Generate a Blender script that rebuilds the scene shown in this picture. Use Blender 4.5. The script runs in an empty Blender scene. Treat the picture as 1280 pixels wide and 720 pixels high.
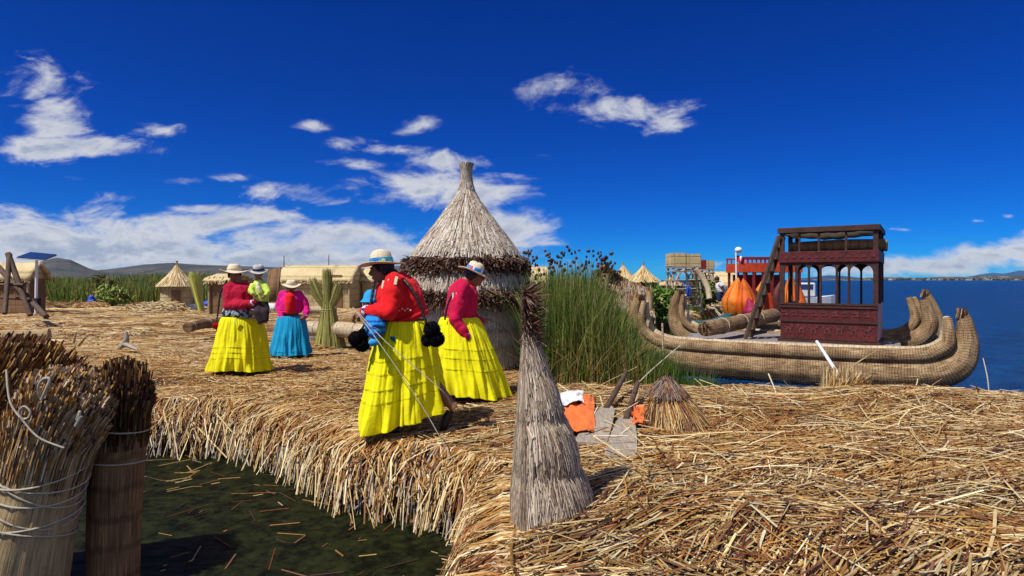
import bpy, math, random
import numpy as np
from mathutils import Vector, Matrix, noise as mnoise
random.seed(7); R = np.random.default_rng(11)
sc = bpy.context.scene; COL = sc.collection
F, CH, HZ = 760.0, 1.4, 350.0
pi = math.pi
def P(px, py, Y): return np.array([(px-640)/F*Y, Y, CH+(HZ-py)/F*Y])
def G(px, py, z=0.0):
    Y = F*(CH-z)/(py-HZ); return np.array([(px-640)/F*Y, Y, z])
def V3(*a): return np.array(a, float)
def unit(v): v = np.asarray(v, float); return v/(np.linalg.norm(v)+1e-12)

# ------------------------------------------------------------------ mesh builder
class MB:
    def __init__(s): s.V=[]; s.Q=[]; s.T=[]; s.UV=[]; s.C=[]; s.n=0
    def add(s, v, q=None, t=None, uv=None, col=None):
        v = np.asarray(v, float).reshape(-1,3); k=len(v)
        s.V.append(v)
        if q is not None and len(q): s.Q.append(np.asarray(q,int).reshape(-1,4)+s.n)
        if t is not None and len(t): s.T.append(np.asarray(t,int).reshape(-1,3)+s.n)
        s.UV.append(np.zeros((k,2)) if uv is None else np.asarray(uv,float).reshape(-1,2))
        c = np.ones((k,3)) if col is None else np.broadcast_to(np.asarray(col,float), (k,3))
        s.C.append(c); s.n += k; return s
    def box(s, c, size, rz=0, M=None, col=None):
        x,y,z = [a/2 for a in size]
        v = np.array([[i*x,j*y,k*z] for k in(-1,1) for j in(-1,1) for i in(-1,1)])
        if M is not None: v = v@np.asarray(M).T
        if rz: cz,sz=math.cos(rz),math.sin(rz); v = v@np.array([[cz,-sz,0],[sz,cz,0],[0,0,1]]).T
        return s.add(v+np.asarray(c,float), [[0,2,3,1],[4,5,7,6],[0,1,5,4],[2,6,7,3],[1,3,7,5],[0,4,6,2]], col=col)
    def bar(s, a, b, w, h=None, col=None):
        a=np.asarray(a,float); b=np.asarray(b,float); h = w if h is None else h
        d=b-a; L=np.linalg.norm(d); d=d/L
        up = V3(0,0,1) if abs(d[2])<.9 else V3(0,1,0)
        sx=unit(np.cross(d,up)); uz=np.cross(sx,d)
        M=np.stack([sx,d,uz],1)
        return s.box((a+b)/2,(w,L,h),M=M,col=col)
    def tube(s, path, rad, n=12, cap=True, ell=None, col=None, ridge=0, seed=0, up=None):
        p=np.asarray(path,float); K=len(p); rad=np.broadcast_to(np.asarray(rad,float),(K,))
        t=np.gradient(p,axis=0); t/= (np.linalg.norm(t,axis=1)[:,None]+1e-12)
        u0 = V3(0,0,1) if up is None else np.asarray(up,float)
        if abs(np.dot(u0,t[0]))>.95: u0=V3(1,0,0)
        a=unit(np.cross(t[0],u0)); A=[a]
        for i in range(1,K):
            a=A[-1]-np.dot(A[-1],t[i])*t[i]; A.append(unit(a))
        A=np.array(A); B=np.cross(t,A)
        th=np.linspace(0,2*pi,n+1)
        rr=np.ones(n+1)
        if ridge:
            g=np.random.default_rng(seed); q=g.uniform(-1,1,n+1); q[-1]=q[0]; rr=1+ridge*q
        ex,ey = (1,1) if ell is None else ell
        v=p[:,None,:]+rad[:,None,None]*((np.cos(th)*rr*ex)[None,:,None]*A[:,None,:]+(np.sin(th)*rr*ey)[None,:,None]*B[:,None,:])
        L=np.concatenate([[0],np.cumsum(np.linalg.norm(np.diff(p,axis=0),axis=1))])
        rm=rad.mean()
        uv=np.stack(np.broadcast_arrays((th*rm)[None,:],L[:,None]),-1)
        i=np.arange(K-1)[:,None]*(n+1); j=np.arange(n)[None,:]
        q=np.stack([i+j,i+j+1,i+n+1+j+1,i+n+1+j],-1).reshape(-1,4)
        s.add(v,q,uv=uv,col=col)
        if cap:
            for e,(pt,ring) in enumerate(((p[0],v[0]),(p[-1],v[-1]))):
                vv=np.vstack([ring[:-1],[pt]]); k=np.arange(n)
                tt=np.stack([k,(k+1)%n,np.full(n,n)],-1)
                if e==0: tt=tt[:,::-1]
                uvc=np.vstack([np.stack([np.cos(th[:-1]),np.sin(th[:-1])],-1)*rm,[[0,0]]])
                s.add(vv,t=tt,uv=uvc,col=col)
        return s
    def ell(s, c, r, n=16, m=10, M=None, col=None):
        th=np.linspace(0,2*pi,n,endpoint=False); ph=np.linspace(0,pi,m+1)[1:-1]
        v=[[math.sin(f)*math.cos(a),math.sin(f)*math.sin(a),math.cos(f)] for f in ph for a in th]
        v=np.array(v+[[0,0,1],[0,0,-1]])*np.asarray(r,float)
        if M is not None: v=v@np.asarray(M).T
        q=[];t=[];k=len(ph)
        for i in range(k-1):
            for j in range(n): q.append([i*n+j,(i+1)*n+j,(i+1)*n+(j+1)%n,i*n+(j+1)%n])
        for j in range(n):
            t.append([k*n,j,(j+1)%n]); t.append([k*n+1,(k-1)*n+(j+1)%n,(k-1)*n+j])
        return s.add(v+np.asarray(c,float),q,t,col=col)
    def lathe(s, c, prof, n=32, fn=None, closed=False, col=None, M=None):
        K=len(prof); th=np.linspace(0,2*pi,n+1); v=[]
        for k,(r,z) in enumerate(prof):
            for a in th:
                rr,zz=(r,z) if fn is None else fn(r,z,a,k)
                v.append([rr*math.cos(a),rr*math.sin(a),zz])
        v=np.array(v)
        if M is not None: v=v@np.asarray(M).T
        L=0;uv=[]
        for k,(r,z) in enumerate(prof):
            if k: L+=math.hypot(r-prof[k-1][0],z-prof[k-1][1])
            for a in th: uv.append([a*max(p[0] for p in prof),L])
        i=np.arange(K-1)[:,None]*(n+1); j=np.arange(n)[None,:]
        q=np.stack([i+j,i+j+1,i+n+2+j,i+n+1+j],-1).reshape(-1,4)
        return s.add(v+np.asarray(c,float),q,uv=uv,col=col)
    def ribbons(s, path, w, wd, col, vfold=.35, upd=None, taper=None):
        """path (N,K,3); w (N,), wd (N,3) width direction; col (N,3)"""
        N,K,_=path.shape
        t=path[:,-1]-path[:,0]; t/= (np.linalg.norm(t,axis=1)[:,None]+1e-9)
        wd=wd-(wd*t).sum(1)[:,None]*t; wd/= (np.linalg.norm(wd,axis=1)[:,None]+1e-9)
        if upd is None: upd=np.cross(wd,t); upd*=np.where(upd[:,2:3]<0,-1,1)
        tp=np.ones(K) if taper is None else np.asarray(taper,float)
        h=(w[:,None]*tp[None,:]/2)[:,:,None]
        l=path-h*wd[:,None,:]; r=path+h*wd[:,None,:]; m=path+h*2*vfold*upd[:,None,:]
        v=np.stack([l,m,r],2)                      # N,K,3,3
        idx=np.arange(N*K*3).reshape(N,K,3)
        q=np.stack([idx[:,:-1,:-1],idx[:,:-1,1:],idx[:,1:,1:],idx[:,1:,:-1]],-1).reshape(-1,4)
        c=np.broadcast_to(col[:,None,None,:],(N,K,3,3)).reshape(-1,3)
        L=np.linspace(0,1,K)[None,:,None]*np.ones((N,1,3))
        uv=np.stack([np.broadcast_to(np.arange(N)[:,None,None]*.37,(N,K,3)),L],-1).reshape(-1,2)
        return s.add(v.reshape(-1,3),q,uv=uv,col=c)
    def data(s): return np.vstack(s.V) if s.V else np.zeros((0,3))
    def xf(s, fn): s.V=[fn(v) for v in s.V]; return s
    def mesh(s, name, smooth=True):
        V=s.data(); Q=np.vstack(s.Q) if s.Q else np.zeros((0,4),int); T=np.vstack(s.T) if s.T else np.zeros((0,3),int)
        me=bpy.data.meshes.new(name)
        me.vertices.add(len(V)); me.vertices.foreach_set('co',V.astype(np.float32).ravel())
        nl=Q.size+T.size; me.loops.add(nl); li=np.concatenate([Q.ravel(),T.ravel()]).astype(np.int32)
        me.loops.foreach_set('vertex_index',li)
        npol=len(Q)+len(T); me.polygons.add(npol)
        st=np.concatenate([np.arange(len(Q))*4, len(Q)*4+np.arange(len(T))*3]).astype(np.int32)
        me.polygons.foreach_set('loop_start',st)
        me.polygons.foreach_set('use_smooth',np.full(npol,smooth))
        uv=np.vstack(s.UV); C=np.vstack(s.C)
        ul=me.uv_layers.new(name='UVMap'); ul.data.foreach_set('uv',uv[li].astype(np.float32).ravel())
        ca=me.color_attributes.new('Col','FLOAT_COLOR','POINT')
        ca.data.foreach_set('color',np.hstack([C,np.ones((len(C),1))]).astype(np.float32).ravel())
        me.update(); me.validate(); return me

# ------------------------------------------------------------------ objects
WM={}
def thing(name,label,cat,loc=(0,0,0),rz=0,group=None):
    o=bpy.data.objects.new(name,None); COL.objects.link(o); o.empty_display_size=.2
    o.location=[float(a) for a in loc]; o.rotation_euler=(0,0,rz); o['label']=label; o['category']=cat
    if group: o['group']=group
    WM[o.name]=(np.array([float(a) for a in loc]),rz); return o
def obj(name,mb,mat,parent=None,world=False,smooth=True,bevel=0,sol=0,label=None,sub=0):
    if world:
        root=parent
        while root is not None and root.parent is not None: root=root.parent
        if root is not None and root.name in WM:
            l,rz=WM[root.name]; c,s_=math.cos(-rz),math.sin(-rz); M=np.array([[c,-s_,0],[s_,c,0],[0,0,1]])
            if isinstance(mb,bpy.types.Mesh):
                mb.transform(Matrix.Rotation(-rz,4,'Z')@Matrix.Translation((-l).tolist()))
            else: mb.xf(lambda v:(v-l)@M.T)
    me=mb if isinstance(mb,bpy.types.Mesh) else mb.mesh(name,smooth)
    me.materials.clear(); me.materials.append(mat)
    o=bpy.data.objects.new(name,me); COL.objects.link(o)
    if parent is not None: o.parent=parent
    if bevel:
        m=o.modifiers.new('b','BEVEL'); m.width=bevel; m.segments=2; m.limit_method='ANGLE'
    if sol:
        m=o.modifiers.new('s','SOLIDIFY'); m.thickness=sol; m.offset=0
    if sub:
        m=o.modifiers.new('u','SUBSURF'); m.levels=sub; m.render_levels=sub
    if label: o['label']=label
    return o
def one(name,mb,mat,label,cat,group=None,loc=None,**k):
    """a thing that is one mesh; vertices in world coordinates, origin moved to its base"""
    if loc is None:
        v=mb.data(); loc=np.array([v[:,0].mean(),v[:,1].mean(),v[:,2].min()])
    loc=np.array(loc,float); mb.xf(lambda v:v-loc)
    o=obj(name,mb,mat,None,**k); o.location=loc.tolist(); o['label']=label; o['category']=cat
    if group: o['group']=group
    return o
def struct(name,mb,mat,kind='structure',**k):
    o=obj(name,mb,mat,None,**k); o['kind']=kind; return o
def dup(root,loc,rz,label=None,scale=1):
    r=root.copy(); COL.objects.link(r); r.location=[float(a) for a in loc]; r.rotation_euler=(0,0,rz); r.scale=(scale,)*3
    if label: r['label']=label
    for ch in list(root.children):
        c=ch.copy(); COL.objects.link(c); c.parent=r
        for g in ch.children:
            d=g.copy(); COL.objects.link(d); d.parent=c
    return r
def remesh(mb,vox,smooth=4,nz=0,nf=8,seed=0,fn=None):
    me=mb.mesh('tmp'); o=bpy.data.objects.new('tmp',me); COL.objects.link(o)
    m=o.modifiers.new('r','REMESH'); m.mode='VOXEL'; m.voxel_size=vox
    m=o.modifiers.new('s','SMOOTH'); m.iterations=smooth; m.factor=.5
    dg=bpy.context.evaluated_depsgraph_get(); out=bpy.data.meshes.new_from_object(o.evaluated_get(dg))
    bpy.data.objects.remove(o); 
    if nz:
        for v in out.vertices:
            p=v.co*nf+Vector((seed,seed*.7,0)); q=mnoise.noise(Vector((p.x,p.y,p.z*.7)))+.5*mnoise.noise(p*2.3)
            v.co=v.co+v.normal*(q*nz)
    out.polygons.foreach_set('use_smooth',np.full(len(out.polygons),True)); out.update()
    return out

# ------------------------------------------------------------------ materials
class NT:
    def __init__(s,tree): s.t=tree; s.N=tree.nodes; s.L=tree.links
    def n(s,typ,**k):
        x=s.N.new(typ)
        for a,b in k.items():
            if a.startswith('i_'):
                key=a[2:]; x.inputs[int(key) if key.isdigit() else key].default_value=b
            else: setattr(x,a,b)
        return x
    def l(s,a,b): s.L.new(a,b)
    def math(s,op,a,b=None,c=None,clamp=False):
        x=s.N.new('ShaderNodeMath'); x.operation=op; x.use_clamp=clamp
        for i,v in enumerate((a,b,c)):
            if v is None: continue
            if isinstance(v,(int,float)): x.inputs[i].default_value=v
            else: s.l(v,x.inputs[i])
        return x.outputs[0]
    def mix(s,f,a,b,bt='MIX'):
        x=s.N.new('ShaderNodeMix'); x.data_type='RGBA'; x.blend_type=bt; x.clamp_factor=True
        for i,v in ((0,f),(6,a),(7,b)):
            if isinstance(v,(int,float)): x.inputs[i].default_value=v
            elif isinstance(v,tuple): x.inputs[i].default_value=(*v,1) if len(v)==3 else v
            else: s.l(v,x.inputs[i])
        return x.outputs[2]
    def ramp(s,f,stops):
        x=s.N.new('ShaderNodeValToRGB'); e=x.color_ramp.elements
        while len(e)<len(stops): e.new(.5)
        for el,(p,c) in zip(e,stops): el.position=p; el.color=(*c,1) if len(c)==3 else c
        s.l(f,x.inputs[0]); return x.outputs[0]
    def noise(s,vec,scale,detail=3,rough=.55,dist=0,sc3=None):
        if sc3 is not None:
            m=s.n('ShaderNodeMapping'); m.inputs['Scale'].default_value=sc3; s.l(vec,m.inputs[0]); vec=m.outputs[0]
        x=s.n('ShaderNodeTexNoise'); x.inputs['Scale'].default_value=scale; x.inputs['Detail'].default_value=detail
        x.inputs['Roughness'].default_value=rough; x.inputs['Distortion'].default_value=dist
        s.l(vec,x.inputs['Vector']); return x.outputs['Fac']
    def bump(s,h,strength=.4,dist=.01,normal=None):
        b=s.n('ShaderNodeBump'); b.inputs['Strength'].default_value=strength; b.inputs['Distance'].default_value=dist
        s.l(h,b.inputs['Height'])
        if normal is not None: s.l(normal,b.inputs['Normal'])
        return b.outputs[0]
def newmat(name,rough=.7,spec=.3):
    m=bpy.data.materials.new(name); m.use_nodes=True; t=NT(m.node_tree); b=m.node_tree.nodes['Principled BSDF']
    b.inputs['Roughness'].default_value=rough; b.inputs['Specular IOR Level'].default_value=spec
    return m,t,b
def coords(t,kind='Object'): return t.n('ShaderNodeTexCoord').outputs[kind]
def simple(name,col,rough=.7,var=.25,scale=12,sc3=(1,1,1),bump=.3,bd=.004,spec=.3,col2=None,grime=.0):
    m,t,b=newmat(name,rough,spec); c=coords(t)
    f=t.noise(c,scale,4,.6,0,sc3); f2=t.noise(c,scale*.17,3,.5)
    lo=tuple(a*(1-var) for a in col) if col2 is None else col2; hi=tuple(min(1,a*(1+var)) for a in col)
    k=t.math('ADD',t.math('MULTIPLY',f,.65),t.math('MULTIPLY',f2,.35))
    out=t.ramp(k,[(.36,lo),(.62,hi)])
    if grime:
        g=t.noise(c,scale*.4,5,.7); out=t.mix(t.math('MULTIPLY',t.math('SUBTRACT',g,.5,clamp=True),grime*6,clamp=True),out,(.05,.04,.03))
    t.l(out,b.inputs['Base Color'])
    if bump: t.l(t.bump(f,bump,bd),b.inputs['Normal'])
    return m
def vcol(name,rough=.65,var=.3,scale=30,spec=.25,bump=.2,trans=0):
    m,t,b=newmat(name,rough,spec)
    a=t.n('ShaderNodeVertexColor',layer_name='Col').outputs['Color']; c=coords(t)
    f=t.noise(c,scale,3)
    g=t.ramp(f,[(.3,(1-var,)*3),(.7,(1+var*.6,)*3)])
    o=t.mix(1.0,a,g,'MULTIPLY'); t.l(o,b.inputs['Base Color'])
    if bump: t.l(t.bump(f,bump,.003),b.inputs['Normal'])
    if trans:
        d=t.n('ShaderNodeBsdfTranslucent'); t.l(o,d.inputs[0]); mx=t.n('ShaderNodeMixShader'); mx.inputs[0].default_value=trans
        out=m.node_tree.nodes['Material Output']; t.l(b.outputs[0],mx.inputs[1]); t.l(d.outputs[0],mx.inputs[2]); t.l(mx.outputs[0],out.inputs[0])
    return m
def reedmat(name,stops,fib=150,ring=.045,ringd=.5,rough=.7,bd=.012):
    """reeds laid along a bundle (UV: u round it in metres, v along it) and cord lashings across"""
    m,t,b=newmat(name,rough,.2); uv=coords(t,'UV')
    f=t.noise(uv,1,3,.6,0,(fib,4,1)); blot=t.noise(coords(t),2.5,4,.6)
    k=t.math('ADD',t.math('MULTIPLY',f,.7),t.math('MULTIPLY',blot,.3))
    c=t.ramp(k,stops)
    h=f
    sp=t.noise(coords(t),6,5,.7); c=t.mix(t.math('MULTIPLY',t.math('SUBTRACT',sp,.52,clamp=True),3.0,clamp=True),c,tuple(a*.6 for a in stops[0][1]))
    if ring:
        sx=t.n('ShaderNodeSeparateXYZ'); t.l(uv,sx.inputs[0])
        wob=t.noise(uv,1,3,.6,0,(5,2,1))
        v=t.math('ADD',sx.outputs[1],t.math('MULTIPLY',wob,.11))
        s_=t.math('SINE',t.math('MULTIPLY',v,2*pi/ring))
        ln=t.math('SUBTRACT',s_,.55,clamp=True); ln=t.math('MULTIPLY',t.math('MULTIPLY',ln,2.6*ringd,clamp=True),t.math('MULTIPLY',t.noise(uv,1,4,.7,0,(9,7,1)),1.7,clamp=True),clamp=True)
        c=t.mix(ln,c,tuple(a*.28 for a in stops[0][1]))
        h=t.math('SUBTRACT',f,t.math('MULTIPLY',ln,1.1))
    t.l(c,b.inputs['Base Color']); t.l(t.bump(h,.8,bd),b.inputs['Normal']); return m

M={}
M['straw']=vcol('straw',.6,.25,25,.25,.15)
M['green']=vcol('green_reed',.5,.25,8,.3,.1,.42)
M['bundle']=reedmat('reed_bundle',[(.36,(.05,.025,.012)),(.5,(.30,.18,.085)),(.64,(.62,.46,.26))])
M['bundle_pale']=reedmat('pale_reed_bundle',[(.32,(.24,.17,.10)),(.5,(.55,.43,.27)),(.66,(.78,.68,.50))],ring=.09,ringd=.3)
M['bundle_dark']=reedmat('dark_reed_bundle',[(.32,(.07,.035,.02)),(.5,(.22,.12,.055)),(.66,(.42,.27,.13))],ring=.16,ringd=.35)
M['bundle_tan']=reedmat('tan_reed_bundle',[(.32,(.22,.14,.06)),(.5,(.45,.32,.16)),(.66,(.66,.52,.30))],ring=.0)
M['mat_wall']=None
def wovenmat(name,lo,hi,colw=.5,row=.32):
    m,t,b=newmat(name,.75,.2); uv=coords(t,'UV')
    f=t.noise(uv,1,3,.6,0,(55,3,1)); bl=t.noise(coords(t),1.3,4,.6)
    c=t.ramp(t.math('ADD',t.math('MULTIPLY',f,.6),t.math('MULTIPLY',bl,.4)),[(.35,lo),(.62,hi)])
    sx=t.n('ShaderNodeSeparateXYZ'); t.l(uv,sx.inputs[0])
    s1=t.math('MULTIPLY',t.math('SUBTRACT',t.math('SINE',t.math('MULTIPLY',sx.outputs[1],2*pi/row)),.86,clamp=True),6,clamp=True)
    s2=t.math('MULTIPLY',t.math('SUBTRACT',t.math('SINE',t.math('MULTIPLY',sx.outputs[0],2*pi/colw)),.93,clamp=True),9,clamp=True)
    k=t.math('MAXIMUM',s1,s2); c=t.mix(t.math('MULTIPLY',k,.55),c,(.16,.09,.04))
    t.l(c,b.inputs['Base Color']); t.l(t.bump(t.math('SUBTRACT',f,k),.6,.02),b.inputs['Normal']); return m
M['woven']=wovenmat('woven_reed_wall',(.38,.28,.13),(.66,.52,.28))
M['woven_brown']=wovenmat('weathered_reed_wall',(.13,.07,.035),(.30,.17,.08))
M['roof']=wovenmat('reed_roof',(.48,.37,.17),(.74,.60,.34),3,.9)
M['wood']=simple('dark_wood',(.10,.06,.04),.75,.4,20,(1,1,.15),.4)
M['wood_grey']=simple('weathered_grey_wood',(.33,.28,.22),.8,.35,14,(6,.5,1),.5,.004)
M['plank']=simple('deck_plank',(.25,.22,.21),.75,.3,8,(1,6,1),.4)
M['maroon']=simple('maroon_paint',(.095,.013,.013),.55,.45,18,(1,1,1),.2,.003,.35,grime=.05)
M['brownpaint']=simple('dark_brown_paint',(.058,.022,.016),.6,.4,20,(1,1,1),.2,.003,.35,grime=.05)
M['pinkmark']=simple('faded_pink_paint',(.11,.030,.028),.7,.45,25,bump=.1)
M['pink_panel']=simple('faded_pink_panel',(.55,.34,.32),.7,.25,10,bump=.1,grime=.08)
M['redboat']=simple('red_orange_paint',(.55,.06,.015),.5,.25,6,bump=.1)
M['reddark']=simple('dark_red_paint',(.22,.02,.02),.5,.3,6,bump=.1)
M['orange']=simple('orange_fabric',(.85,.23,.02),.6,.12,8,bump=.3,bd=.01)
M['orange2']=simple('deep_orange_fabric',(.72,.13,.01),.6,.15,8,bump=.3,bd=.01)
M['magenta']=simple('magenta_fabric',(.30,.01,.06),.6,.2,8,bump=.2)
M['white']=simple('white_paint',(.75,.75,.74),.5,.08,5,bump=.05)
M['metal']=simple('galvanised_metal',(.55,.56,.57),.4,.15,15,bump=.05)
M['panel']=simple('solar_panel_blue',(.02,.05,.14),.15,.2,3,bump=0,spec=.6)
M['teal']=simple('teal_paint',(.03,.14,.16),.5,.25,9,bump=.1)
M['blue']=simple('blue_plastic',(.02,.07,.45),.45,.15,9,bump=.05)
M['red']=simple('red_plastic',(.6,.02,.02),.45,.15,9,bump=.05)
M['rope']=simple('pale_rope',(.44,.39,.30),.8,.2,90,bump=.5,bd=.002)
M['ropedark']=simple('grey_cord',(.42,.36,.30),.8,.25,90,bump=.5,bd=.002)
M['foliage']=vcol('foliage',.6,.3,4,.2,.1,.15)
def cloth(name,col,var=.10,rough=.85,wr=.5,lines=(),lc=(.3,.24,.01)):
    m,t,b=newmat(name,rough,.15); c=coords(t)
    w=t.noise(c,9,4,.6,.4); f=t.noise(c,260,2,.5)
    o=t.ramp(w,[(.3,tuple(a*(1-var) for a in col)),(.7,tuple(min(1,a*(1+var)) for a in col))])
    if lines:
        sx=t.n('ShaderNodeSeparateXYZ'); t.l(coords(t,'UV'),sx.inputs[0]); w2=t.math('MULTIPLY',t.math('SUBTRACT',t.noise(c,5,3),.5),.035); acc=None; vv=t.math('ADD',sx.outputs[1],w2)
        for L_ in lines:
            q=t.math('LESS_THAN',t.math('ABSOLUTE',t.math('SUBTRACT',vv,L_)),.0035); acc=q if acc is None else t.math('MAXIMUM',acc,q)
        gap=t.math('MULTIPLY',t.math('SUBTRACT',t.noise(c,7,2),.40,clamp=True),9,clamp=True)
        o=t.mix(t.math('MULTIPLY',t.math('MULTIPLY',acc,gap),.55),o,lc)
    t.l(o,b.inputs['Base Color']); n1=t.bump(f,.25,.001); t.l(t.bump(w,wr,.02,n1),b.inputs['Normal'])
    b.inputs['Sheen Weight'].default_value=.06
    return m
M['yellow']=cloth('yellow_skirt_cloth',(.86,.79,.006),.07,lines=(.365,.485,.625,.745))
M['yellow2']=cloth('yellow_skirt_cloth',(.84,.78,.006),.07,lines=(.405,.525,.665))
M['yellow3']=cloth('yellow_skirt_cloth',(.80,.72,.008),.07,lines=(.565,.665,.765))
M['skyblue']=cloth('turquoise_skirt_cloth',(.01,.30,.55),.08)
M['redcl']=cloth('red_jacket_cloth',(.72,.012,.015),.10)
M['crimson']=cloth('crimson_jacket_cloth',(.56,.006,.06),.12)
M['crimson2']=cloth('deep_crimson_jacket_cloth',(.42,.006,.035),.12)
M['magentacl']=cloth('magenta_jacket_cloth',(.70,.01,.22),.12)
M['limecl']=cloth('lime_knit',(.55,.72,.10),.15)
M['creamcl']=cloth('cream_cloth',(.75,.66,.42),.08)
M['bluecl']=cloth('sky_blue_knit',(.03,.32,.68),.12)
M['navycl']=cloth('navy_cloth',(.02,.03,.09),.2)
M['darkcl']=cloth('dark_cloth',(.03,.02,.025),.2)
M['whitecl']=cloth('white_cloth',(.72,.72,.74),.05)
M['tealcl']=cloth('teal_underskirt',(.01,.18,.33),.1)
M['skin']=simple('sunned_brown_skin',(.27,.12,.068),.5,.12,30,bump=.08,bd=.001,spec=.35)
M['hair']=simple('black_hair',(.012,.009,.009),.45,.3,60,(8,8,1),.5,.003,.4)
M['pom']=simple('black_wool',(.006,.006,.008),.95,.3,120,bump=1,bd=.01,spec=.05)
M['redpom']=simple('red_wool',(.35,.01,.01),.95,.3,120,bump=1,bd=.01,spec=.05)
M['eye']=simple('eye_white',(.6,.57,.52),.3,.02,3,bump=0)
M['iris']=simple('dark_iris',(.01,.007,.005),.2,.02,3,bump=0)
M['lip']=simple('lip',(.22,.06,.045),.5,.1,30,bump=0)
M['shoe']=simple('black_shoe',(.02,.018,.016),.35,.2,12,bump=.1)
def seamed(name,col,dark,step=.30):
    m,t,b=newmat(name,.6,.25); sx=t.n('ShaderNodeSeparateXYZ'); t.l(coords(t,'UV'),sx.inputs[0]); c=coords(t)
    q=t.math('MULTIPLY',t.math('SUBTRACT',t.math('SINE',t.math('MULTIPLY',t.math('ADD',sx.outputs[0],t.math('MULTIPLY',t.noise(c,2,3),.08)),2*pi/step)),.90,clamp=True),10,clamp=True)
    f=t.noise(c,2.2,5,.65); o=t.ramp(f,[(.35,tuple(a*.6 for a in col)),(.6,col)]); t.l(t.mix(t.math('MULTIPLY',q,.8),o,dark),b.inputs['Base Color']); t.l(t.bump(t.math('SUBTRACT',f,q),.6,.03),b.inputs['Normal']); return m
M['orange']=seamed('orange_fabric',(.85,.23,.02),(.25,.03,.01)); M['orange2']=seamed('deep_orange_fabric',(.72,.13,.01),(.2,.02,.01))
def hatmat(name,col):
    m,t,b=newmat(name,.75,.2); c=coords(t)
    w=t.n('ShaderNodeTexWave'); w.wave_type='RINGS'; w.rings_direction='Z'; w.inputs['Scale'].default_value=55; w.inputs['Distortion'].default_value=1.0
    t.l(c,w.inputs[0]); f=t.noise(c,60,3)
    o=t.ramp(t.math('ADD',t.math('MULTIPLY',w.outputs['Fac'],.3),t.math('MULTIPLY',f,.7)),[(.3,tuple(a*.75 for a in col)),(.7,col)])
    t.l(o,b.inputs['Base Color']); t.l(t.bump(w.outputs['Fac'],.3,.002),b.inputs['Normal']); return m
M['hat']=hatmat('straw_hat',(.74,.62,.40)); M['hatwhite']=hatmat('pale_hat',(.82,.70,.48)); M['hatgrey']=hatmat('grey_hat',(.55,.52,.50))
def bandmat(name,cols,scale=25):
    m,t,b=newmat(name,.7,.2); c=coords(t)
    v=t.n('ShaderNodeTexVoronoi'); v.inputs['Scale'].default_value=scale; t.l(c,v.inputs['Vector'])
    sx=t.n('ShaderNodeSeparateColor'); t.l(v.outputs['Color'],sx.inputs[0])
    n=len(cols); r=t.ramp(sx.outputs[0],[(i/n,cc) for i,cc in enumerate(cols)]); t.N[-1].color_ramp.interpolation='CONSTANT'
    t.l(r,b.inputs['Base Color']); return m
M['band']=bandmat('blue_green_ribbon',[(.02,.25,.55),(.05,.45,.40),(.55,.70,.25),(.03,.15,.45)])
M['band2']=bandmat('blue_pink_ribbon',[(.03,.20,.62),(.60,.68,.75),(.55,.08,.25),(.04,.35,.65)])
M['shawl']=bandmat('black_white_woven_belt',[(.02,.02,.03),(.45,.50,.58),(.03,.04,.07),(.22,.30,.42)],28)
M['trim']=bandmat('blue_white_cuff',[(.03,.04,.25),(.7,.7,.72),(.45,.03,.1)],45)
M['bluestripe']=None
def stripemat(name,a,b_,freq):
    m,t,b=newmat(name,.85,.1); c=coords(t); sx=t.n('ShaderNodeSeparateXYZ'); t.l(c,sx.inputs[0])
    s_=t.math('SINE',t.math('ADD',t.math('MULTIPLY',sx.outputs[2],freq),t.math('MULTIPLY',t.noise(c,8),2.0)))
    t.l(t.ramp(s_,[(.45,a),(.55,b_)]),b.inputs['Base Color']); t.l(t.bump(t.noise(c,120),.4,.004),b.inputs['Normal']); return m
M['bluestripe']=stripemat('striped_blue_knit',(.02,.26,.62),(.02,.07,.35),120)
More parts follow.
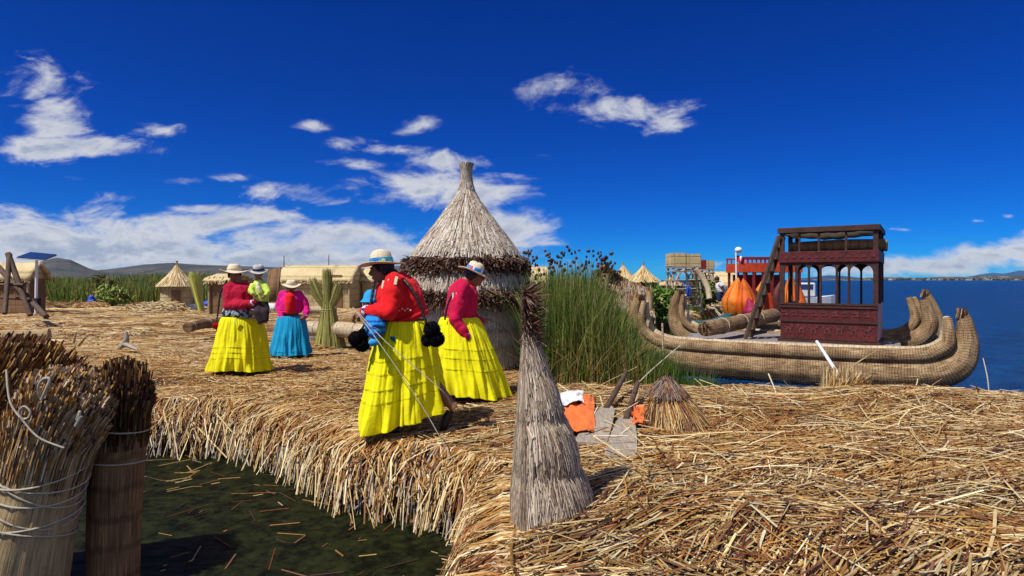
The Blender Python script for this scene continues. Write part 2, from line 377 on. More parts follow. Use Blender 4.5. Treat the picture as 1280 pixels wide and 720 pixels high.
# ground
def groundmat():
    m,t,b=newmat('trodden_reeds',.85,.15); c=coords(t)
    a=t.noise(c,1,5,.6,.6,(5,22,5)); a2=t.noise(c,1,5,.65,.8,(14,70,20)); big=t.noise(c,.45,4,.6,.5)
    k=t.math('ADD',t.math('MULTIPLY',a,.4),t.math('ADD',t.math('MULTIPLY',a2,.4),t.math('MULTIPLY',big,.2)))
    col=t.ramp(k,[(.36,(.02,.009,.004)),(.46,(.09,.04,.015)),(.54,(.26,.14,.05)),(.68,(.48,.33,.14))])
    t.l(col,b.inputs['Base Color']); t.l(t.bump(k,.9,.06),b.inputs['Normal']); return m
M['ground']=groundmat()
def watermat():
    m,t,b=newmat('lake_water',.3,.13); c=coords(t)
    g=t.n('ShaderNodeNewGeometry').outputs['Position']; sx=t.n('ShaderNodeSeparateXYZ'); t.l(g,sx.inputs[0])
    pond=t.math('MULTIPLY',t.math('SUBTRACT',1.0,t.math('MULTIPLY',sx.outputs[0],2.0),clamp=True),t.math('SUBTRACT',9.0,sx.outputs[1],clamp=True))
    wn=t.noise(c,.9,4,.6,.5)
    deep=t.ramp(wn,[(.35,(.0,.028,.11)),(.65,(.0,.075,.25))])
    weed=t.ramp(t.noise(c,9,5,.7),[(.4,(.004,.005,.003)),(.65,(.022,.026,.008))])
    t.l(t.mix(pond,deep,weed),b.inputs['Base Color']); t.l(t.math('ADD',t.math('MULTIPLY',pond,.2),.30),b.inputs['Roughness']); t.l(t.math('SUBTRACT',.14,t.math('MULTIPLY',pond,.10)),b.inputs['Specular IOR Level'])
    a=t.noise(c,1,4,.6,.4,(1.1,2.6,1)); a2=t.noise(c,1,3,.6,.4,(5,11,1)); h=t.math('ADD',a,t.math('MULTIPLY',a2,.35))
    amt=t.math('SUBTRACT',1.0,t.math('MULTIPLY',pond,.93))
    bm=t.n('ShaderNodeBump'); bm.inputs['Distance'].default_value=1.1; t.l(h,bm.inputs['Height']); t.l(amt,bm.inputs['Strength']); t.l(bm.outputs[0],b.inputs['Normal'])
    return m
M['water']=watermat()
def hillmat(name,stops,sc):
    m,t,b=newmat(name,.95,.05); c=coords(t); f=t.noise(c,sc,6,.65,.6); t.l(t.ramp(f,stops),b.inputs['Base Color']); t.l(t.bump(f,.8,8),b.inputs['Normal']); return m
M['hill']=hillmat('scrub_hill',[(.35,(.03,.045,.05)),(.55,(.085,.085,.08)),(.7,(.15,.125,.11))],.008)
M['mount']=hillmat('haze_blue_mountain',[(.35,(.02,.06,.13)),(.65,(.04,.10,.20))],.002)  # blue of distant haze put into the mountain's base colour
M['shore']=hillmat('wooded_shore',[(.4,(.03,.04,.03)),(.52,(.09,.09,.06)),(.66,(.35,.30,.22))],.03)

# palettes
GOLD=np.array([[.47,.25,.065],[.54,.33,.10],[.36,.15,.035],[.24,.08,.02],[.60,.41,.16],[.13,.04,.014],[.42,.21,.055],[.66,.50,.26]])
PALE=np.array([[.58,.43,.21],[.70,.56,.32],[.48,.32,.13],[.76,.64,.40],[.38,.22,.08],[.27,.12,.04],[.66,.50,.24]])
GREY=np.array([[.42,.36,.29],[.52,.46,.38],[.33,.26,.20],[.24,.17,.12],[.60,.54,.45],[.46,.37,.27]])
DARK=np.array([[.07,.03,.02],[.12,.05,.03],[.04,.02,.015],[.17,.08,.04]])
OLIVE=np.array([[.36,.33,.08],[.46,.42,.13],[.26,.25,.05],[.55,.48,.20],[.20,.20,.05]])
GREEN=np.array([[.075,.16,.02],[.12,.24,.03],[.045,.10,.015],[.19,.29,.045],[.28,.31,.08],[.03,.065,.012]])
def pick(pal,n,var=.15,rg=R):
    c=pal[rg.integers(0,len(pal),n)]; return np.clip(c*(1+rg.uniform(-var,var,(n,1))),0,1)

# ------------------------------------------------------------------ land
WZ=-.6
POLY=np.array([(-60,7.6),(-9,7.3),(-5.6,7.25),(-4.3,7.1),(-3.1,7.0),(-2.2,6.3),(-1.3,5.35),(-.55,5.0),(-.12,4.6),(-.12,3.2),(-.3,1.8),(-.4,-3),
   (9,-3),(7.6,6.4),(6.9,7.15),(6.0,7.45),(4.6,7.8),(3.3,7.9),(2.35,8.1),(2.1,9.2),(1.9,11),(3.4,16.5),(4.8,20),(8.2,26),(13,36),(17,48),(16,56),(-60,56)],float)
def sdist(x,y):
    """positive inside"""
    p=np.stack([x,y],-1); best=np.full(x.shape,1e9); ins=np.zeros(x.shape,bool)
    for a,b in zip(POLY,np.roll(POLY,-1,0)):
        e=b-a; w=p-a; t=np.clip((w@e)/(e@e),0,1); d=np.linalg.norm(w-t[...,None]*e,axis=-1); best=np.minimum(best,d)
        c=((a[1]>p[...,1])!=(b[1]>p[...,1]))&(p[...,0]<(b[0]-a[0])*(p[...,1]-a[1])/(b[1]-a[1]+1e-12)+a[0]); ins^=c
    return np.where(ins,best,-best)
_ph=R.uniform(0,6.28,(14,2)); _k=R.normal(0,1,(14,2))
def wob(x,y,f=1.0):
    s=0
    for i in range(14): s=s+np.sin(_k[i,0]*x*f+_ph[i,0]+ _k[i,1]*y*f+_ph[i,1])
    return s/5.0
def bump2(x,y,cx,cy,sx,sy,a): return a*np.exp(-((x-cx)/sx)**2-((y-cy)/sy)**2)
def H(x,y,d=None):
    x=np.asarray(x,float); y=np.asarray(y,float)
    if d is None: d=sdist(x,y)
    d=d+.07*wob(x,y,3.0)*np.exp(-((y-6)/6)**2)
    near=np.clip((20-y)/12,0,1)
    z=(.022*wob(x,y,1.3)+.014*wob(x+5,y,4.0))*near
    z=z+bump2(x,y,4.6,7.2,.9,.5,.10)+bump2(x,y,5.9,6.6,1.0,.6,.07)+bump2(x,y,2.0,6.6,.7,.5,.05)+bump2(x,y,1.3,3.3,.8,.5,.08)
    z=z-.035*np.clip((1.2-d)/1.2,0,1)
    e=np.clip((.12-d)/.34,0,1); e=e*e*(3-2*e)
    return z-e*1.05
mb=MB()
def grid(x0,x1,y0,y1,nx,ny,dz=0):
    X,Y=np.meshgrid(np.linspace(x0,x1,nx),np.linspace(y0,y1,ny)); D=sdist(X,Y); Z=H(X,Y,D)+dz
    idx=np.arange(nx*ny).reshape(ny,nx); q=np.stack([idx[:-1,:-1],idx[:-1,1:],idx[1:,1:],idx[1:,:-1]],-1).reshape(-1,4)
    keep=(D.ravel()[q]>-.55).any(1); mb.add(np.stack([X,Y,Z],-1),q[keep])
grid(-12.5,9.5,1.0,14,440,260); grid(-62,20,13.9,57,165,87,-.03)
for i in (0,):pass
struct('ground',mb,M['ground'])
w=MB(); w.add([[-6400,-50,WZ],[6400,-50,WZ],[6400,6000,WZ],[-6400,6000,WZ]],[[0,1,2,3]]); struct('water',w,M['water'])

def lying(n,x0,x1,y0,y1,pal,lmin,lmax,wmin,wmax,angfn,mask=None,lift=.02,rg=R,K=4,palfn=None,tilt=.04):
    x=rg.uniform(x0,x1,n); y=rg.uniform(y0,y1,n); d=sdist(x,y); k=d>.02
    k&=(x/y<1.45)&(x/y>-1.0)
    if mask is not None: k&=mask(x,y)
    x,y=x[k],y[k]; n=len(x); L=rg.uniform(lmin,lmax,n); a=angfn(x,y,rg); 
    s=np.linspace(-.5,.5,K)[None,:]; cv=rg.normal(0,.10,n)[:,None]
    dx,dy=np.cos(a)[:,None],np.sin(a)[:,None]
    px=x[:,None]+L[:,None]*(s*dx-cv*(s*s*4-1)*.5*dy); py=y[:,None]+L[:,None]*(s*dy+cv*(s*s*4-1)*.5*dx)
    z=H(px,py); z0=H(x,y)[:,None]
    z=np.maximum(z,z0-.32*L[:,None]) +lift*rg.uniform(.1,1,n)[:,None]+ (s*L[:,None])*rg.normal(0,tilt,n)[:,None]
    path=np.stack([px,py,z],-1); wd=np.stack([-np.sin(a),np.cos(a),np.zeros(n)],-1)
    c=pick(pal,n,.2,rg) if palfn is None else palfn(x,y,rg)
    return path,rg.uniform(wmin,wmax,n),wd,c
def clump(x,y,seed,dens,sa):
    g=np.random.default_rng(seed); x0,x1,y0,y1=x.min(),x.max(),y.min(),y.max(); m=int(min(900,(x1-x0)*(y1-y0)*dens)); cx=g.uniform(x0,x1,m); cy=g.uniform(y0,y1,m); A=g.normal(0,sa,m); B=g.uniform(.55,1.15,m)
    idx=np.empty(len(x),int)
    for i in range(0,len(x),4000): idx[i:i+4000]=np.argmin((x[i:i+4000,None]-cx)**2+((y[i:i+4000,None]-cy)*1.8)**2,1)
    return A[idx],B[idx]
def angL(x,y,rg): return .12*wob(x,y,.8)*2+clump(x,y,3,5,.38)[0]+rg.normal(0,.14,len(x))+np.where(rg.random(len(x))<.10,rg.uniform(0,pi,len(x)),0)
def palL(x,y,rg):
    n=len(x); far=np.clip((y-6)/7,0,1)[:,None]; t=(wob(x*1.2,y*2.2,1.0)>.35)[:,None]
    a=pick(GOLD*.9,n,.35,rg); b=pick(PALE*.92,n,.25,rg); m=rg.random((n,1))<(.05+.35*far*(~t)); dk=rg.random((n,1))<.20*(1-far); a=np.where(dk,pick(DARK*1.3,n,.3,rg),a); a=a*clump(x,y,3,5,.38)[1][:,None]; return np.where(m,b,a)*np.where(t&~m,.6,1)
mb=MB()
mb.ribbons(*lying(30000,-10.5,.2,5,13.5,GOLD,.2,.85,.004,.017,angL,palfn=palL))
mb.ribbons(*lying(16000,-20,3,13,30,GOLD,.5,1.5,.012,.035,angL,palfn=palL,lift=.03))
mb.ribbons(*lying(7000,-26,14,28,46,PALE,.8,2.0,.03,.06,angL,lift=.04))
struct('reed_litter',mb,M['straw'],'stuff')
def angR(x,y,rg):
    base=np.where(y<4.6,.45+.25*wob(x,y,1.1),.10+.22*wob(x,y,.9)); base=np.where((x>3.8)&(y>6),.35,base)
    return base+clump(x,y,4,9,.42)[0]+rg.normal(0,.11,len(x))+np.where(rg.random(len(x))<.08,rg.uniform(0,pi,len(x)),0)
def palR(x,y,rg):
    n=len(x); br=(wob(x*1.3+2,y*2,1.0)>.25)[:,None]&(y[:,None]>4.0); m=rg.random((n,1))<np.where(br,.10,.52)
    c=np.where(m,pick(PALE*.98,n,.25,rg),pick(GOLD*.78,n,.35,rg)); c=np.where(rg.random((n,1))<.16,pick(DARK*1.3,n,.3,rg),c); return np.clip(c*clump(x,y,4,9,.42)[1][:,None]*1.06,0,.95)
mb=MB()
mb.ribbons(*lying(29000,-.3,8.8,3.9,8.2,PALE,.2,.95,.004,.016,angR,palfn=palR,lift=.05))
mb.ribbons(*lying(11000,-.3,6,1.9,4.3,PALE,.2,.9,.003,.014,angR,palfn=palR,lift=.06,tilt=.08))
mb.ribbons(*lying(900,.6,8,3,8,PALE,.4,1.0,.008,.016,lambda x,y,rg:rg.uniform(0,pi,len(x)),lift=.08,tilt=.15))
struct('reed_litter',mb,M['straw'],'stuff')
mb=MB(); mb.ribbons(*lying(22000,-.3,7,2.2,7.9,GOLD,.04,.16,.004,.010,lambda x,y,rg:rg.uniform(0,pi,len(x)),lift=.07,tilt=.15))
mb.ribbons(*lying(16000,-9,.2,5,11,GOLD,.04,.18,.005,.012,lambda x,y,rg:rg.uniform(0,pi,len(x)),lift=.06,tilt=.15))
x=R.uniform(-6,0,700); y=R.uniform(2.5,7,700); a=R.uniform(0,pi,700); L=R.uniform(.03,.22,700)*R.uniform(.3,1,700); k=(sdist(x,y)<-.05)&(sdist(x,y)>-R.uniform(0,2.2,700)); x,y,a,L=x[k],y[k],a[k],L[k]; n=len(x)
d=np.stack([np.cos(a)*L,np.sin(a)*L,0*a],-1); c=np.stack([x,y,np.full(n,WZ+.006)],-1); mb.ribbons(np.stack([c-d,c,c+d],1),R.uniform(.006,.014,n),np.stack([-np.sin(a),np.cos(a),0*a],-1),pick(np.vstack([GOLD*.6,DARK]),n))
struct('reed_chaff',mb,M['straw'],'stuff')
# fringe hanging from the island's cut edge
def fringe(pts,n,pal,inside=.45,drop=(.25,.6),rg=R,out=.12,wr=(.006,.015),zo=0):
    pts=np.asarray(pts,float); seg=np.diff(pts,axis=0); L=np.linalg.norm(seg,axis=1); cum=np.concatenate([[0],np.cumsum(L)])
    s=rg.uniform(0,cum[-1],n); i=np.clip(np.searchsorted(cum,s)-1,0,len(seg)-1); f=(s-cum[i])/L[i]
    p=pts[i]+seg[i]*f[:,None]; tg=seg[i]/L[i][:,None]; nr=np.stack([tg[:,1],-tg[:,0]],-1)      # outward = right of travel
    sk=rg.normal(.1,.45,n)[:,None]; di=nr+tg*sk
    a=p-di*(rg.uniform(.1,1,n)*inside)[:,None]; b=p-nr*.06+di*0.0; o=rg.uniform(.3,1,n)[:,None]*out
    c=p+nr*(.03+o)+tg*sk*.15; e=p+nr*(.05+o*1.5)+tg*sk*rg.uniform(.15,.5,n)[:,None]
    D=rg.uniform(*drop,n); top=rg.uniform(-.3,0.0,n)*(rg.random(n)<.6)
    z0=H(a[:,0],a[:,1])+.02+zo; z1=zo+H(b[:,0]-nr[:,0]*.12,b[:,1]-nr[:,1]*.12)+.03+top*.5
    path=np.stack([np.column_stack([a,z0]),np.column_stack([b,z1]),np.column_stack([c,z1-D*.35]),np.column_stack([e,np.maximum(z1-D,WZ-.02)])],1)
    return path,rg.uniform(*wr,n),np.column_stack([tg,np.zeros(n)])+rg.normal(0,.3,(n,3)),pick(pal,n,.25,rg)
LE=[(-9,7.3),(-5.6,7.25),(-4.3,7.1),(-3.1,7.0),(-2.2,6.3),(-1.3,5.35),(-.55,5.0),(-.12,4.6),(-.12,3.2),(-.3,1.8)]
mb=MB()
mb.ribbons(*fringe(LE,3200,GOLD*.9,inside=.7,drop=(.10,.42),out=.12)); mb.ribbons(*fringe(LE,900,GREY,drop=(.3,.75),inside=.25)); mb.ribbons(*fringe(LE,9000,DARK*.8,drop=(.5,.9),out=-.02,inside=.1,wr=(.01,.03),zo=-.12))  # the dark set-back strands colour in the shaded hollow under the edge
mb.ribbons(*fringe(LE,900,PALE,drop=(.2,.7),inside=1.0,out=.18,wr=(.009,.016)))
RE=[(1.9,11),(2.1,9.2),(2.35,8.1),(3.3,7.9),(4.6,7.8),(6.0,7.45),(6.9,7.15),(7.6,6.4)]
mb.ribbons(*fringe([p for p in RE],3500,PALE,inside=.6,drop=(.05,.3)))
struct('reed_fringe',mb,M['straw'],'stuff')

# ------------------------------------------------------------------ green totora
def blades(mb,n,pts,h0,h1,w0,w1,pal,lean=.12,rg=R,K=4,hfn=None,jit=0):
    x,y=pts(n,rg); n=len(x); h=rg.uniform(h0,h1,n)
    if hfn is not None: h=h*hfn(x,y)
    z0=np.maximum(H(x,y),WZ)-.03; a=rg.uniform(0,2*pi,n); ln=np.abs(rg.normal(0,lean,n)); s=np.linspace(0,1,K)[None,:]
    bx=(np.cos(a)*ln*h)[:,None]*s**2; by=(np.sin(a)*ln*h)[:,None]*s**2
    path=np.stack([x[:,None]+bx,y[:,None]+by,z0[:,None]+h[:,None]*s*(1-.15*ln[:,None]*s)],-1)
    wa=rg.normal(0,.5,n); wd=np.stack([np.cos(wa),np.sin(wa),np.zeros(n)],-1)
    mb.ribbons(path,rg.uniform(w0,w1,n),wd,pick(pal,n,.2,rg),upd=np.stack([np.sin(wa),-np.cos(wa),np.zeros(n)],-1),taper=np.linspace(1,.25,K))
    return path
def patch(pxl,pxr,Y0,Y1,left=None):
    def f(n,rg):
        Y=rg.uniform(Y0,Y1,n); px=rg.uniform(pxl,pxr,n); X=(px-640)/F*Y; return X,Y
    return f
mb=MB()
def hf(x,y):
    px=640+F*x/y; return np.interp(px,[660,735,770,800,840,895],[1.0,.95,.66,.36,.22,.16])*(1+.10*wob(x*3,y*3,1))
blades(mb,12500,patch(664,835,7.9,11.5),1.0,1.62,.006,.018,np.vstack([GREEN,GREEN*1.25,OLIVE*1.1]),.20,hfn=hf)
blades(mb,2200,patch(775,893,8.3,10.2),.2,.5,.007,.014,GREEN,.25)
blades(mb,1500,patch(664,800,7.85,8.6),.3,.8,.007,.014,np.vstack([GREEN,GOLD[:3],PALE[:3]]),.45)
blades(mb,2600,patch(800,890,8.0,9.8),.22,.62,.007,.013,GREEN,.3)
blades(mb,3500,patch(790,905,15,27),.15,.45,.02,.05,GREEN,.4)
struct('green_reeds',mb,M['green'],'stuff')
mb=MB()                                # stems with dark seed heads
st=blades(mb,95,patch(652,765,8.2,11),1.35,2.0,.005,.008,np.array([[.10,.12,.04],[.16,.14,.07]]),.08)
for p in st:
    top=p[-1]
    for j in range(random.choice([1,2,3])):
        c=top+R.normal(0,.03,3)-V3(0,0,random.uniform(0,.10)); mb.ell(c,(random.uniform(.014,.028),)*2+(random.uniform(.018,.035),),6,4,col=DARK[random.randrange(4)]*.6)
struct('reed_seed_heads',mb,M['straw'],'stuff')
mb=MB()
blades(mb,12000,patch(45,268,33,44),1.0,1.75,.03,.07,np.vstack([GREEN*1.4,GREEN*1.1,OLIVE,GOLD[:2]*.7]),.18,hfn=lambda x,y:(1+.16*wob(x*.6,y*.6,1)))
blades(mb,3500,patch(262,520,36,44),.8,1.3,.03,.07,np.vstack([GREEN,OLIVE,GOLD[:2]*.7]),.15)
struct('reed_belt',mb,M['green'],'stuff')

# ------------------------------------------------------------------ hills and shore
def hills(name,px0,px1,prof,Y,depth,mat,rough=.12,nx=260,ny=26,base=-8,sd=3):
    xs=np.linspace(px0,px1,nx); hs=np.interp(xs,[a for a,_ in prof],[b for _,b in prof])
    v=[]
    for j in range(ny):
        t=j/(ny-1)*2-1; Yj=Y+t*depth; bell=max(0,math.cos(t*pi/2))**.8
        for i in range(nx):
            X=(xs[i]-640)/F*Y; h=(HZ-hs[i])/F*Y; q=mnoise.fractal(Vector((X/Y*9+sd,t*1.5,sd)),.9,2.1,6)
            v.append((X*(Yj/Y), Yj, CH+base+(h-base)*bell*(1+rough*q*(1.0 if abs(t)>.15 else .35))))
    idx=np.arange(nx*ny).reshape(ny,nx); q=np.stack([idx[:-1,:-1],idx[:-1,1:],idx[1:,1:],idx[1:,:-1]],-1).reshape(-1,4)
    m=MB(); m.add(v,q); return struct(name,m,mat)
hills('hills',-120,300,[(-120,347),(20,345),(30,337),(52,327),(70,322.5),(88,325),(112,336),(140,342),(300,350)],2100,500,M['hill'],sd=1)
hills('hills',60,720,[(60,350),(105,341),(140,336),(180,331),(215,329),(290,332),(350,335),(440,336),(500,333),(560,340),(640,345),(720,350)],2600,600,M['hill'],sd=6)
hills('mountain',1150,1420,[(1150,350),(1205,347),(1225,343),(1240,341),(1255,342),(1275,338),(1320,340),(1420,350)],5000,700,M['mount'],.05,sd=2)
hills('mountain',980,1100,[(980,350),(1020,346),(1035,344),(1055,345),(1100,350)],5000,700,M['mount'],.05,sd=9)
hills('shore',1000,1420,[(1000,349.3),(1100,347.6),(1150,347),(1200,346.2),(1230,345.8),(1280,345.2),(1420,345)],3000,150,M['shore'],.5,nx=500,ny=9,base=-4,sd=4)
# far-off shore trees and houses
mb=MB(); 
for i in range(420):
    px=random.uniform(1090,1300); h=random.uniform(3,8); Y=random.uniform(2860,2960); p=P(px,349,Y); mb.ell((p[0],Y,CH+h*.5-1),(random.uniform(5,14),6,h),7,5,col=(.035,.05,.03) if random.random()<.8 else (.08,.09,.04))
struct('shore_trees',mb,M['foliage'],'stuff')
mb=MB()
for i in range(60):
    px=random.choice([random.gauss(1187,9),random.uniform(1110,1290),random.gauss(1248,6)]); Y=2840; p=P(px,348,Y); wv=random.uniform(6,16); hh=random.uniform(4,8)
    mb.box((p[0],Y,CH+hh/2-1),(wv,6,hh),col=random.choice([(.7,.68,.62),(.55,.5,.42),(.4,.25,.18)]))
struct('shore_town',mb,M['foliage'],'stuff',smooth=False)

# ------------------------------------------------------------------ houses in the village
def panelbox(mb,c,w,d,h,rz=0,top=0):
    """box walls with uv in metres"""
    cz,sz=math.cos(rz),math.sin(rz); cs=[(-w/2,-d/2),(w/2,-d/2),(w/2,d/2),(-w/2,d/2)]; u=0
    for (x0,y0),(x1,y1) in zip(cs,cs[1:]+cs[:1]):
        L=math.hypot(x1-x0,y1-y0); v=[]
        for x,y,z in((x0,y0,0),(x1,y1,0),(x1,y1,h),(x0,y0,h)): v.append((c[0]+x*cz-y*sz,c[1]+x*sz+y*cz,c[2]+z))
        mb.add(v,[[0,1,2,3]],uv=[(u,0),(u+L,0),(u+L,h),(u,h)]); u+=L
    return mb
def gable(mb,c,w,d,h,ov,rz=0,rows=6,sag=.0):
    """two pitches with ridge along local x, slightly bowed"""
    cz,sz=math.cos(rz),math.sin(rz)
    for sgn in(-1,1):
        v=[];uv=[];n=24
        for j in range(rows+1):
            t=j/rows
            for i in range(n+1):
                x=(i/n-.5)*(w+2*ov); y=sgn*(1-t)*(d/2+ov); z=h*(t**.85)-sag*math.sin(pi*i/n)+.015*math.sin(i*2.1+j)
                if j==0: z-= .05+.02*math.sin(i*5.3)
                v.append((c[0]+x*cz-y*sz,c[1]+x*sz+y*cz,c[2]+z)); uv.append((x,t*math.hypot(d/2,h)))
        idx=np.arange((rows+1)*(n+1)).reshape(rows+1,n+1); q=np.stack([idx[:-1,:-1],idx[:-1,1:],idx[1:,1:],idx[1:,:-1]],-1).reshape(-1,4)
        mb.add(v,q,uv=uv)
    for e in(-1,1):
        v=[];
        for x,y,z in((e*w/2,-d/2,0),(e*w/2,d/2,0),(e*w/2,0,h*.98)): v.append((c[0]+x*cz-y*sz,c[1]+x*sz+y*cz,c[2]+z))
        mb.add(v,t=[[0,1,2]],uv=[(0,0),(d,0),(d/2,h)])
    return mb
def eaves(mb,c,w,d,ov,rz,n,pal,h=.25,back=True):
    cz,sz=math.cos(rz),math.sin(rz); x=R.uniform(-w/2-ov,w/2+ov,n); y=np.full(n,-d/2-ov+.02); 
    s=np.linspace(0,1,3); px=x[:,None]+0*s; py=y[:,None]+(-.05+.25*(1-s))[None,:]; pz=(.12*(1-s)-.12*s)[None,:]+R.uniform(-.07,.05,(n,1))
    X=c[0]+px*cz-py*sz; Y=c[1]+px*sz+py*cz; mb.ribbons(np.stack([X,Y,c[2]+pz],-1),R.uniform(.02,.045,n),np.tile([cz,sz,0],(n,1)),pick(pal,n))
def reed_house(label,px0,px1,ybase,ywall,yroof,Y,depth=3.2,wallmat='woven',roofmat='roof',door=None,rz=0,group='reed houses of the village'):
    a=P(px0,ybase,Y); b=P(px1,ybase,Y); w=b[0]-a[0]; c=V3((a[0]+b[0])/2,Y+depth/2,-.05); hw=CH+(HZ-ywall)/F*Y+.05
    hr=CH+(HZ-yroof)/F*(Y+depth/2)+.05-hw
    t=thing('reed_house',label,'house',c,rz,group)
    obj('wall',panelbox(MB(),(0,0,0),w,depth,hw),M[wallmat],t,smooth=False)
    r=obj('roof',gable(MB(),(0,0,hw),w,depth,hr,.18),M[roofmat],t,sol=.07)
    e=MB(); eaves(e,(0,0,hw),w,depth,.18,0,int(w*60),PALE if roofmat=='roof' else GOLD); obj('eaves_fringe',e,M['straw'],r)
    if door:
        dm=MB(); dm.box((door*w/2,-depth/2-.02,.85),(.8,.05,1.7)); obj('door',dm,M['woven_brown'],t,smooth=False)
    for s_ in(-1,1): obj('corner_post',MB().tube([(s_*w/2,-depth/2-.04,0),(s_*w/2,-depth/2-.04,hw)],.05,8),M['bundle_tan'],t)
    return t
reed_house('brown-walled reed house with cream roof at far left, behind the ladder and solar lamp',-90,36,388,348,329,25,.9,wallmat='woven_brown')
reed_house('long cream reed house with wide roof behind the tied reed sheaf',349,437,378,350,332,29,2.5,door=.55)
reed_house('cream reed house glimpsed between the red-jacketed woman and the big grey hut',505,600,380,352,336,30,1.5)
reed_house('small reed house partly hidden by the red-jacketed woman\'s hat',455,482,380,350,334,31,2.4)
reed_house('tan reed house half hidden behind the dark seed heads of the green reeds',668,683,376,356,334,26,5)
reed_house('low tan reed house with grey-brown roof between the lookout towers and the flag',886,926,382,357,340,34,roofmat='roof')
reed_house('dark reed house peeping out behind the woman with the baby',262,283,378,350,343,24,2,wallmat='woven_brown')
# leaning brown reed panel beside the long house
mb=MB(); a=P(330,377,26); b=P(346,377,26); c=P(350,334,26.5); d=P(338,338,26.5)
mb.add([a,b,c,d],[[0,1,2,3]],uv=[(0,0),(.6,0),(.6,1.5),(0,1.5)]); mb.tube([a,d],.03,6); mb.tube([b,c],.03,6); 
one('reed_screen',mb,M['woven_brown'],'brown reed screen leaning against the left end of the long cream house','screen',sol=.05)

def cone_hut(label,px,ybase,Y,r_px,yeave,yapex,door=None,wall='woven',group='small conical huts',roofpal=PALE,neck=True):
    c=P(px,ybase,Y); r=r_px/F*Y; he=CH+(HZ-yeave)/F*Y-c[2]; ha=CH+(HZ-yapex)/F*Y-c[2]
    t=thing('conical_hut',label,'hut',c,0,group)
    obj('wall',MB().lathe((0,0,0),[(r*.9,0),(r*.9,he*.5),(r*.88,he)],28),M[wall],t)
    m=MB(); pr=[(r*1.12*((1-s)**1.25)+.06*r,he-.05*r+(ha-he)*.86*s) for s in np.linspace(0,1,8)]; 
    m.lathe((0,0,0),pr,28); 
    n=500; th=R.uniform(0,2*pi,n); s0=R.uniform(0,.75,n); ks=np.linspace(0,1,3)[None,:]; s=s0[:,None]+.28*(1-ks)-.02
    rr=r*1.14*((1-np.clip(s,0,1))**1.25)+.075*r; z=he-.05*r+(ha-he)*.86*s
    path=np.stack([rr*np.cos(th)[:,None],rr*np.sin(th)[:,None],z],-1); m.ribbons(path,R.uniform(.03,.07,n)*r,np.stack([-np.sin(th),np.cos(th),0*th],-1),pick(roofpal,n))
    m.C=[cc if len(cc)>n else np.broadcast_to(np.array([[.5,.38,.2]]),cc.shape) for cc in m.C]
    ro=obj('roof',m,M['straw'],t)
    k=MB().tube([(0,0,he+(ha-he)*.8),(0,0,he+(ha-he)*.93),(0.01,0,ha)],[.07*r,.045*r,.085*r],10,col=(.4,.3,.16)); obj('finial',k,M['straw'],ro)
    if door is not None:
        dm=MB(); dm.box((r*.9*math.sin(door),-r*.9*math.cos(door)-.01,he*.4),(r*.5,.08,he*.8),rz=door); obj('door',dm,M['woven_brown'],t,smooth=False)
    return t
cone_hut('small conical reed hut with pointed pale roof standing alone at the left',221,383,28,20,357,326,door=.45)
cone_hut('pointed hut roof rising furthest right behind the lean-to shelter',804,372,30,19,352,328,door=.3)
cone_hut('smaller pointed hut roof peeping over the lean-to shelter, left of its twin',779,372,32,16,350,328)
cone_hut('small dark conical hut at the foot of the lookout tower',838,374,33,16,356,345,wall='woven_brown',door=-.2)
# thatched lean-to
t=thing('lean_to','sagging brown thatched lean-to shelter behind the green reeds','shelter',P(775,410,15.5),0)
m=MB(); a=P(752,326,15); 
def roofpt(u,v): # u along ridge 0..1, v down the slope 0..1
    p0=P(752,327,15.5); p1=P(813,358,14.5); p=p0*(1-u)+p1*u; off=V3(-.35+ .25*u,-.9,-.75)*v; return p+off+V3(0,0,-.12*math.sin(pi*u))
for side in(1,-1):
    n=1500; u=R.uniform(0,1,n); v0=R.uniform(0,.8,n); L=R.uniform(.15,.35,n); pts=[]
    for k in range(3):
        q=np.array([roofpt(a_,min(1.15,b_+l_*k/2)) for a_,b_,l_ in zip(u,v0,L)])
        if side<0: q[:,1]=2*15.0-q[:,1]+0
        q=q+R.normal(0,.015,q.shape); pts.append(q)
    m.ribbons(np.stack(pts,1),R.uniform(.015,.035,n),np.tile([1,0.3,0],(n,1)),pick(np.vstack([GOLD*.6,DARK,GREY*.6]),n))
us=np.linspace(0,1,10); vs=np.linspace(0,1,5); pts=np.array([roofpt(a_,b_)-V3(0,-.02,.03) for b_ in vs for a_ in us]); idx=np.arange(50).reshape(5,10)
m.add(pts,np.stack([idx[:-1,:-1],idx[:-1,1:],idx[1:,1:],idx[1:,:-1]],-1).reshape(-1,4),col=(.2,.11,.05))
obj('roof',m,M['straw'],t,world=True)
n=1300; m=MB(); px=R.uniform(745,812,n); x=[P(p_,350,15.0+R.uniform(-.1,.4)) for p_ in px]; x=np.array(x); top=np.interp(px,[740,752,813],[340,336,366]); 
z1=CH+(HZ-top)/F*15.0; s=np.linspace(0,1,3)[None,:]; path=np.stack([x[:,0][:,None]+R.normal(0,.05,(n,1))*s,x[:,1][:,None]+0*s,(-.05)*(1-s)+z1[:,None]*s],-1)
m.ribbons(path,R.uniform(.008,.02,n),np.tile([1,0,0],(n,1)),pick(np.vstack([GOLD*.35,DARK,GREY*.3,OLIVE*.3]),n)); obj('wall',m,M['straw'],t,world=True)
for pp in((756,14.4),(811,13.9)):
    m=MB().tube([P(pp[0],350,pp[1])*V3(1,1,0),P(pp[0]+1,342 if pp[0]<780 else 364,pp[1])],[.09,.07],10); obj('post',m,M['bundle_tan'],t,world=True)

